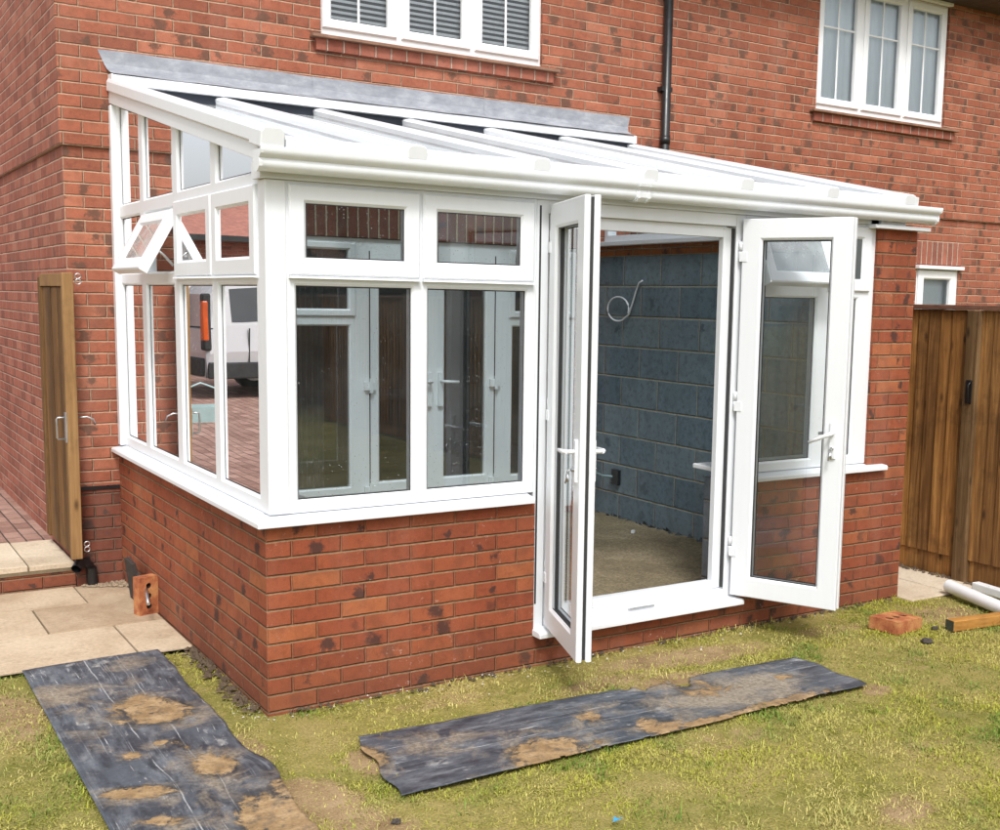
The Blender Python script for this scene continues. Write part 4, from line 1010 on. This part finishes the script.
# pipes and stake on the right
mb = MB(); p0, p1 = Vector((4.345,-.115,.052)), Vector((3.98,-1.25,.042))
def hollow(mb, p0, p1, r, t):
    n = 20; d = (p1-p0).normalized(); a = d.cross(Vector((0,0,1))).normalized(); b = d.cross(a)
    c = lambda p, rr: [tuple(p + (a*math.cos(2*math.pi*k/n)+b*math.sin(2*math.pi*k/n))*rr) for k in range(n)]
    A, B, C2, D2 = c(p0,r), c(p1,r), c(p1,r-t), c(p0,r-t)
    for P, Q in ((A,B),(B,C2),(C2,D2),(D2,A)):
        i0 = len(mb.v); mb.v += P+Q
        for k in range(n): mb.smooth.add(len(mb.f)); mb.f.append([i0+k, i0+(k+1)%n, i0+n+(k+1)%n, i0+n+k])
hollow(mb, p0, p1, .040, .004); o = mb.build('white_pipe', m_pipe, None, loc=p0)
o.modifiers.new('e', 'EDGE_SPLIT'); tag(o, 'thicker white plastic pipe lying on the ground beside the fence', 'pipe')
mb = MB(); q0, q1 = Vector((4.545,-.16,.035)), Vector((4.40,-1.30,.030)); mb.obox(Matrix.Translation(q0) @ (q1-q0).to_track_quat('Y','Z').to_matrix().to_4x4(), -.03, .03, 0, (q1-q0).length, -.022, .03)
tag(mb.build('white_trim', m_pipe, None, loc=q0, bevel=.006), 'narrow white plastic trim length lying between the white pipe and the fence', 'trim')
mb = MB(); s0, s1 = Vector((3.66,-.665,.030)), Vector((4.60,-.80,.030))
Ms_ = Matrix.Translation(s0) @ (s1-s0).to_track_quat('X','Z').to_matrix().to_4x4(); mb.obox(Ms_, .004, (s1-s0).length, -.032, .032, -.030, .032)
stk = empty('timber_stake', s0, 'orange-brown timber stake with a dark end lying on the grass', 'stake'); mb.build('shaft', m_stake, stk, bevel=.006)
mb = MB(); mb.obox(Ms_, 0, .0035, -.030, .030, -.028, .030); mb.build('end_grain', m_stake_end, stk)
def stone(x, y, r, mat, label, cat='stone', name='stone'):
    mb = MB(); r_ = random.Random(int(x*1000)); n0 = 0; rings = [(0.,.7),(.35,1.),(.7,.75)]
    z = float(lawn_z(np.array([x]), np.array([y]))[0])
    for h, k in rings: mb.v += [(x+r*k*math.cos(i*1.047)*r_.uniform(.75,1.2), y+r*.8*k*math.sin(i*1.047)*r_.uniform(.75,1.2), z+r*h) for i in range(6)]
    mb.v.append((x,y,z+r*.85))
    for j in (0, 1):
        for i in range(6): mb.f.append([j*6+i, j*6+(i+1)%6, (j+1)*6+(i+1)%6, (j+1)*6+i])
    for i in range(6): mb.f.append([12+i, 12+(i+1)%6, 18])
    return tag(mb.build(name, mat, None, loc=(x,y,z)), label, cat)
m_clod = simple('dark_stone', (.055,.045,.038), .9, .3, 40.)
stone(3.36,-.76,.038,m_clod,'small dark stone in the grass in front of the loose brick')
stone(3.62,-.60,.026,m_clod,'smaller dark stone between the loose brick and the timber stake')
stone(.03,-1.235,.020,m_clod,'tiny dark stone below the near corner of the wide plastic sheet')
mb = MB(); P = [(.648,-1.652,.014),(.668,-1.662,.020),(.682,-1.643,.013),(.662,-1.636,.024)]; mb.face(P); mb.face([(.682,-1.643,.013),(.694,-1.650,.016),(.686,-1.636,.015)])
tag(mb.build('blue_scrap', simple('blue_plastic', (.05,.30,.52), .4, .1), None, loc=(.66,-1.65,.01)), 'tiny bright blue plastic scrap on the lawn at the bottom of the view', 'scrap')

# ---- gate (open, in line with the house side wall)
gate = empty('garden_gate', (-.31,2.60,.19), 'tall timber side gate standing open at the corner of the house', 'gate')
gx0, gx1 = -.312, -.252; gy0, gy1 = 2.570, 3.36; gz0, gz1 = .205, 1.895
mb = MB(); yy = gy0+.046; r_ = random.Random(9)
while yy < gy1-.02:
    w = min(.098, gy1-.02-yy); mb.box(gx0+.006+r_.uniform(-.003,.003), gx0+.022, yy+.007, yy+w-.007, gz0+.01, gz1-.085); yy += w
mb.build('boards', m_gate, gate, bevel=.003)
mb = MB(); mb.box(gx0-.002, gx1, gy0, gy0+.044, gz0-.01, gz1); o = mb.build('stile', m_gatef, gate, bevel=.005)
mb = MB(); mb.box(gx0-.002, -.268, gy1-.03, gy1+.05, gz0, gz1-.02); mb.build('stile', m_gate, gate, bevel=.005)
for q in ((gx0-.001, -.268, gy0+.0445, gy1-.031, gz1-.080, gz1-.002), (gx0+.024, -.268, gy0+.0445, gy1-.031, 1.0, 1.09), (gx0+.024, -.268, gy0+.0445, gy1-.031, gz0+.02, gz0+.11)):
    mb = MB(); mb.box(*q); mb.build('rail', m_gatef, gate, bevel=.004)
mb = MB(); yl = gy0+.022; zl = 1.0
mb.tube([(gx0-.004,yl,zl+.05),(gx0-.05,yl,zl+.05),(gx0-.055,yl,zl+.04),(gx0-.055,yl,zl-.07),(gx0-.05,yl,zl-.078),(gx0-.004,yl,zl-.078)], .006, 8)
mb.box(gx0-.009, gx0-.0025, yl-.02, yl+.02, zl-.10, zl+.08)
mb.tube([(gx1,yl,zl+.045),(gx1+.05,yl-.01,zl+.05),(gx1+.085,yl-.012,zl+.035),(gx1+.095,yl-.012,zl+.0)], .006, 8)
mb.build('latch', m_steel, gate)
for z in (1.86, .27):
    mb = MB()
    for dz in (-.02, .02): mb.tube([(gx1+.024+.016*math.cos(q*.63), gy0-.004, z+dz*.8+.015*math.sin(q*.63)) for q in range(11)], .0038, 6)
    mb.build('hook', m_steel, gate)
# ---- fence on the right, turning into the garden boundary
fence = empty('garden_fence', (4.75,0,0), 'dark brown close-board timber fence with capping, right of the conservatory', 'fence')
FX = 4.735
posts = [2.62, .085, -1.85, -3.78, -5.7, -7.6, -9.5, -11.4]
for i in range(len(posts)-1):
    ya, yb = posts[i+1]+.05, posts[i]-.05; mb = MB(); yy = yb; r_ = random.Random(i)
    while yy > ya+.02:
        w = min(.100, yy-ya); x_ = FX + r_.uniform(-.003,.003); tl = r_.uniform(.0,.006)
        mb.prism([(0,0),(.020,0),(.006,-w-.012),(0,-w-.012)], (x_,yy,.145), (x_+r_.uniform(-.003,.003),yy,1.780), (-1,0,0), (0,1,0)); yy -= w-.008
    mb.build('boards', m_fence, fence, recalc=True)
    mb = MB(); mb.box(FX-.004, FX+.03, ya-.002, yb, .0, .145); mb.build('gravel_board', m_fence, fence, bevel=.003)
    mb = MB(); mb.box(FX-.045, FX+.05, ya-.10, yb, 1.781, 1.812); mb.build('capping', m_cap, fence, bevel=.004)
for y in posts[:-1]:
    mb = MB(); mb.box(FX-.055, FX+.045, y-.049, y+.049, -.1, 1.778); p = mb.build('post', m_post, fence, bevel=.006)
mb = MB(); mb.box(FX-.062, FX-.0555, .06, .105, 1.18, 1.33); mb.tube([(FX-.065,.062,1.33),(FX-.09,.062,1.30),(FX-.09,.062,1.20),(FX-.065,.062,1.18)], .006, 6); mb.build('latch_plate', m_black, fence)
# soil strip under the fence
sp = [(4.66+.05*r_.random(), r_.uniform(-.9,.6), .0, r_.uniform(.008,.022)) for k in range(160)]
pebbles('soil_clods', sp, simple('dark_soil_2', (.09,.06,.035), .95, .4, 30.))

# ---- what the glass reflects: drive, car, outbuilding, far gardens
binr = empty('wheelie_bin', (-.55,7.6,.15), 'dark teal wheelie bin on the drive at the far end of the house side wall', 'bin')
m_bin = simple('teal_bin', (.035,.085,.10), .5, .15)
mb = MB(); A = [(-.55+a*.25, 7.6+b*.28, .24) for a, b in ((-1,-1),(1,-1),(1,1),(-1,1))]; B = [(-.55+a*.29, 7.6+b*.34, 1.1) for a, b in ((-1,-1),(1,-1),(1,1),(-1,1))]
mb.strip(A, B); mb.face(A); mb.face(B); mb.build('body', m_bin, binr, bevel=.02)
mb = MB(); mb.box(-.87,-.23,7.24,7.98,1.102,1.15); mb.build('lid', m_bin, binr, bevel=.02)
for x in (-.78,-.32): mb = MB(); mb.tube([(x-.03,7.86,.245),(x+.03,7.86,.245)], .10, 16); mb.build('wheel', m_black, binr)

car = empty('parked_car', (-5.0,12.4,.33), 'white car parked on the block paved drive, seen reflected in the side windows', 'car')
m_paint = simple('white_car_paint', (.46,.465,.47), .2, .03); m_cglass = simple('car_glass', (.02,.025,.028), .08, .1); m_lamp = simple('orange_lamp', (.50,.075,.010), .2, .15); m_tyre = simple('tyre', (.02,.02,.02), .8, .1)
cx0, cy0, cz0 = -2.98, 12.4, .33
# side outline: distance from the tail (runs towards -x) and height
low = [(0,.30),(.0,.62),(.06,.95),(.35,1.02),(1.2,1.04),(2.6,1.03),(3.3,.98),(4.1,.86),(4.35,.66),(4.4,.35)]
mb = MB(); hw = .86
sec = [(-hw+.05,0),(-hw,.5),(-hw+.06,1.),(hw-.06,1.),(hw,.5),(hw-.05,0)]
rows = []
for dx_, zt_ in low:
    rows.append([(cx0-dx_, cy0+a, cz0+.28+(zt_-.28)*k) for a, k in sec])
for i in range(len(rows)-1):
    for j in range(5): mb.smooth.add(len(mb.f)); mb.face([rows[i][j], rows[i+1][j], rows[i+1][j+1], rows[i][j+1]])
mb.face(rows[0]); mb.face(rows[-1][::-1]); mb.build('body', m_paint, car)
gh = [(.10,1.0,1.45),(.22,1.0,1.60),(1.1,1.03,1.68),(2.1,1.03,1.64),(2.55,1.03,1.50),(3.25,1.0,1.02)]
mb = MB(); mg = MB(); rows = []
for dx_, zl_, zt_ in gh: rows.append([(cx0-dx_,cy0-hw+.06,cz0+zl_-.02),(cx0-dx_,cy0-hw+.20,cz0+zt_-.05),(cx0-dx_,cy0-hw+.30,cz0+zt_),(cx0-dx_,cy0+hw-.30,cz0+zt_),(cx0-dx_,cy0+hw-.20,cz0+zt_-.05),(cx0-dx_,cy0+hw-.06,cz0+zl_-.02)])
for i in range(len(rows)-1):
    for j in range(5): mb.face([rows[i][j], rows[i+1][j], rows[i+1][j+1], rows[i][j+1]])
mb.face(rows[0]); mb.build('cabin', m_paint, car)
def lerp(a, b, k): return tuple(a[q]+(b[q]-a[q])*k for q in range(3))
def side_glass(i, f0, f1, sgn):
    j0, j1 = (0,1) if sgn < 0 else (5,4); off = .006*sgn
    P = [lerp(lerp(rows[i][j0],rows[i+1][j0],f0), lerp(rows[i][j1],rows[i+1][j1],f0), k) for k in (.12,.92)]; Q = [lerp(lerp(rows[i][j0],rows[i+1][j0],f1), lerp(rows[i][j1],rows[i+1][j1],f1), k) for k in (.12,.92)]
    return [(p[0],p[1]+off,p[2]+.004) for p in (P[0],P[1],Q[1],Q[0])]
for sgn in (-1, 1):
    for i, f0, f1 in ((1,.2,.95),(2,.02,.95),(3,.0,1.),(4,.05,.8)):
        mg = MB(); mg.face(side_glass(i, f0, f1, sgn)); mg.build('window', m_cglass, car)
mg = MB(); P = [rows[4][2],rows[4][3],rows[5][3],rows[5][2]]; mg.face([(p[0]-.006,p[1],p[2]+.006) for p in P]); mg.build('windscreen', m_cglass, car)
for sgn in (-1, 1):
    mb = MB(); y_ = cy0+sgn*(hw-.085); mb.box(cx0-.09, cx0+.036, y_-.10, y_+.095, cz0+.66, cz0+1.46); mb.build('lamp_surround', m_tyre, car, bevel=.03); mb = MB(); mb.box(cx0-.07, cx0+.045, y_-.10*0-.06, y_+.103, cz0+.74, cz0+1.38) if sgn > 0 else mb.box(cx0-.05, cx0+.045, y_-.106, y_+.06, cz0+.80, cz0+1.36); mb.build('tail_lamp', m_lamp, car, bevel=.02)
    for dx_ in (1.18, 3.55):
        y_ = cy0+sgn*(hw-.08); mb = MB(); mb.tube([(cx0-dx_,y_-.10,cz0+.32),(cx0-dx_,y_+.10,cz0+.32)], .32, 24); w = mb.build('wheel', m_tyre, car)
        mb = MB(); mb.tube([(cx0-dx_,y_-.105,cz0+.32),(cx0-dx_,y_+.105,cz0+.32)], .20, 20); mb.build('rim', m_steel, w)
for sgn in (-1, 1):
    y_ = cy0+sgn*(hw-.01)
    mb = MB(); mb.box(cx0-3.0, cx0-.02, y_-.03, y_+.03, cz0+.27, cz0+.50); mb.build('sill_cladding', m_tyre, car, bevel=.02)
    mb = MB(); mb.box(cx0-.62, cx0-.607, y_-.014, y_+.014, cz0+.50, cz0+.98); mb.box(cx0-1.6, cx0-1.587, y_-.014, y_+.014, cz0+.50, cz0+.98); mb.build('door_gap', m_tyre, car)
mb = MB(); mb.box(cx0-.05, cx0+.06, cy0-hw+.1, cy0+hw-.1, cz0+.30, cz0+.55); mb.build('bumper', m_tyre, car, bevel=.03)

outb = empty('garage', (-6,17,0), 'pinkish brick garage with a red tiled roof, reflected in the side windows', 'garage')
mb = MB(lambda w, n: (w[0] if abs(n[1]) > .5 else w[1], w[2])); mb.box(-13, 1.5, 16.5, 21.5, 0, 2.75); mb.build('wall', m_side, outb)
mb = MB(); mb.face([(-13.3,16.2,2.80),(1.8,16.2,2.80),(1.8,19,3.72),(-13.3,19,3.72)]); mb.face([(-13.3,21.8,2.80),(-13.3,19,3.72),(1.8,19,3.72),(1.8,21.8,2.80)]); mb.build('roof', simple('red_tile', (.30,.12,.085), .8, .25, 8., .3), outb)
mb = MB(); mb.box(-13.3,1.8,16.12,16.2,2.72,2.82); mb.build('gutter', m_black, outb)
mb = MB(); mb.box(-4.6,-2.2,16.46,16.499,.15,2.2); mb.build('garage_door', m_whiteH, outb)
# pale crate on the drive
cr = empty('plastic_crate', (-2.35,9.6,.145), 'pale blue-green plastic crate on the block paving by the car', 'crate')
m_crate = simple('pale_teal', (.33,.47,.46), .5, .1); mb = MB()
A = [(-2.35+a*.22, 9.6+b*.16, .15) for a, b in ((-1,-1),(1,-1),(1,1),(-1,1))]; B = [(-2.35+a*.26, 9.6+b*.20, .42) for a, b in ((-1,-1),(1,-1),(1,1),(-1,1))]; Bi = [(-2.35+a*.24, 9.6+b*.18, .42) for a, b in ((-1,-1),(1,-1),(1,1),(-1,1))]; Ai = [(-2.35+a*.20, 9.6+b*.14, .17) for a, b in ((-1,-1),(1,-1),(1,1),(-1,1))]
mb.strip(A, B); mb.strip(B, Bi); mb.strip(Bi, Ai); mb.face(A); mb.face(Ai); mb.build('body', m_crate, cr)
mb = MB(); mb.tube([(-2.35-.24,9.6,.42),(-2.35-.2,9.6,.62),(-2.35,9.6,.70),(-2.35+.2,9.6,.62),(-2.35+.24,9.6,.42)], .012, 8); mb.build('handle', m_crate, cr)

# far garden: back fence, house and conifers behind the camera (seen in the front glass)
bf = empty('back_fence', (0,-13.5,0), 'brown timber fence closing the far end of the garden, seen only in reflections', 'fence')
for i in range(9):
    xa = -9 + i*1.9; mb = MB(); xx = xa
    while xx < xa+1.8: mb.box(xx, xx+.095, -13.5+.004*(int(xx*10)%3), -13.48, .1, 1.8); xx += .1
    mb.build('boards', wood_mat('back_fence_board_%d' % i, (.04,.02,.008), (.09,.045,.017), (.16,.09,.035)) if i == 0 else bpy.data.materials['back_fence_board_0'], bf)
    mb = MB(); mb.box(xa-.1, xa, -13.52, -13.42, 0, 1.85); mb.build('post', m_post, bf)
nh = empty('neighbour_house', (12,-20,0), 'brick bungalow with grey roof beyond the garden fence, seen only in the glass', 'house')
mb = MB(lambda w, n: (w[0] if abs(n[1]) > .5 else w[1], w[2])); mb.box(9.0, 19, -25, -17, 0, 3.05); mb.build('wall', m_house, nh)
mb = MB(); mb.face([(8.6,-16.6,2.95),(19.4,-16.6,2.95),(19.4,-21,5.6),(8.6,-21,5.6)]); mb.face([(8.6,-25.4,2.95),(19.4,-25.4,2.95),(19.4,-21,5.6),(8.6,-21,5.6)]); mb.build('roof', simple('pale_roof', (.55,.54,.57), .8, .2, 8.), nh)
for x in (10.5, 13.5, 16.5):
    mb = MB(); mb.box(x, x+1.2, -17.0, -16.96, 1.0, 2.2); w = mb.build('window', m_whiteH, nh); mb = MB(); mb.box(x+.08, x+1.12, -16.955, -16.94, 1.08, 2.12); mb.build('pane', m_cglass, w)
m_leaf = simple('conifer_leaf', (.028,.045,.018), .8, .4, 5.); m_trunk = simple('bark', (.07,.05,.035), .9, .3)
def conifer(x, y, h, r, seed, label):
    e = empty('conifer', (x,y,0), label, 'tree', 'conifers behind the far fence')
    mb = MB(); mb.tube([(x,y,-.05),(x,y,h*.5),(x,y,h*.95)], [.14,.09,.02], 8); mb.build('trunk', m_trunk, e)
    rs = np.random.RandomState(seed); n = 5200; f = rs.rand(n)**1.25; z = .25 + (h-.25)*f; rad = r*(1-f*.86)*np.sqrt(rs.uniform(.25, 1, n))*(.8+.35*np.sin(z*5+seed)); a = rs.uniform(0, 2*np.pi, n)
    c = np.stack([x+rad*np.cos(a), y+rad*np.sin(a), z], 1); d1 = rs.normal(0, .085, (n,3)); d2 = rs.normal(0, .085, (n,3))
    V = np.stack([c-d1, c+d2, c+d1, c-d2], 1).reshape(-1,3) - np.array([x,y,0]); me = bpy.data.meshes.new('crown'); me.from_pydata(V.tolist(), [], np.arange(n*4).reshape(-1,4).tolist()); me.materials.append(m_leaf)
    o = bpy.data.objects.new('crown', me); col.objects.link(o); o.parent = e
for i, (x, y, h, r) in enumerate(((3.2,-15.2,6.2,1.5),(5.3,-15.0,6.8,1.6),(7.3,-15.3,6.0,1.5))):
    conifer(x, y, h, r, i+3, 'dark conifer %s behind the far garden fence' % ('left of the tallest', 'tallest of three', 'nearest the bungalow')[i] if False else ('dark conifer farthest from the bungalow behind the far garden fence', 'tallest dark conifer in the middle behind the far garden fence', 'dark conifer next to the bungalow behind the far garden fence')[i])

# ================================================================== LIGHT AND CAMERA
EL, AZ = 52., 205.   # sun elevation; direction it comes from, degrees clockwise from +y
wd = bpy.data.worlds.new('World'); scene.world = wd; wd.use_nodes = True; wt = wd.node_tree
bg = wt.nodes['Background']; sky = wt.nodes.new('ShaderNodeTexSky'); sky.sky_type = 'NISHITA'; sky.sun_disc = False
sky.sun_elevation = math.radians(EL); sky.sun_rotation = math.radians(AZ); sky.air_density = 1.; sky.dust_density = 4.; sky.ozone_density = 1.
hs = wt.nodes.new('ShaderNodeHueSaturation'); hs.inputs['Saturation'].default_value = .27; hs.inputs['Value'].default_value = 1.55; wt.links.new(sky.outputs[0], hs.inputs['Color'])
wt.links.new(hs.outputs[0], bg.inputs['Color']); bg.inputs['Strength'].default_value = .15
ld = bpy.data.lights.new('sun', 'SUN'); ld.energy = 2.0; ld.angle = math.radians(11); ld.color = (1., .985, .965)
lo = bpy.data.objects.new('sun', ld); col.objects.link(lo); lo.location = (0,-4,8)
az, el = math.radians(AZ), math.radians(EL); sd_ = Vector((math.sin(az)*math.cos(el), math.cos(az)*math.cos(el), math.sin(el)))
lo.rotation_euler = (-sd_).to_track_quat('-Z', 'Y').to_euler()

cd = bpy.data.cameras.new('camera'); co = bpy.data.objects.new('camera', cd); col.objects.link(co); scene.camera = co
yaw, pit, rol = math.radians(33.9441), math.radians(-7.2983), math.radians(1.1295)
fw = Vector((math.sin(yaw)*math.cos(pit), math.cos(yaw)*math.cos(pit), math.sin(pit))); rt = Vector((math.cos(yaw), -math.sin(yaw), 0)); up = rt.cross(fw)
r2 = rt*math.cos(rol) + up*math.sin(rol); u2 = up*math.cos(rol) - rt*math.sin(rol)
mw = Matrix((( r2.x, u2.x, -fw.x, -1.5797), (r2.y, u2.y, -fw.y, -4.7051), (r2.z, u2.z, -fw.z, 1.7919), (0,0,0,1)))
co.matrix_world = mw
cd.sensor_fit = 'HORIZONTAL'; cd.sensor_width = 36.; cd.lens = 1153.62/1000*36; cd.shift_x = -.0788; cd.shift_y = .0333; cd.clip_start = .05; cd.clip_end = 400.
scene.view_settings.view_transform = 'Standard'; scene.view_settings.look = 'None'; scene.view_settings.exposure = 0.; scene.view_settings.gamma = 1.
scene.cycles.max_bounces = 8; scene.cycles.transparent_max_bounces = 16; scene.cycles.glossy_bounces = 4; scene.cycles.diffuse_bounces = 4
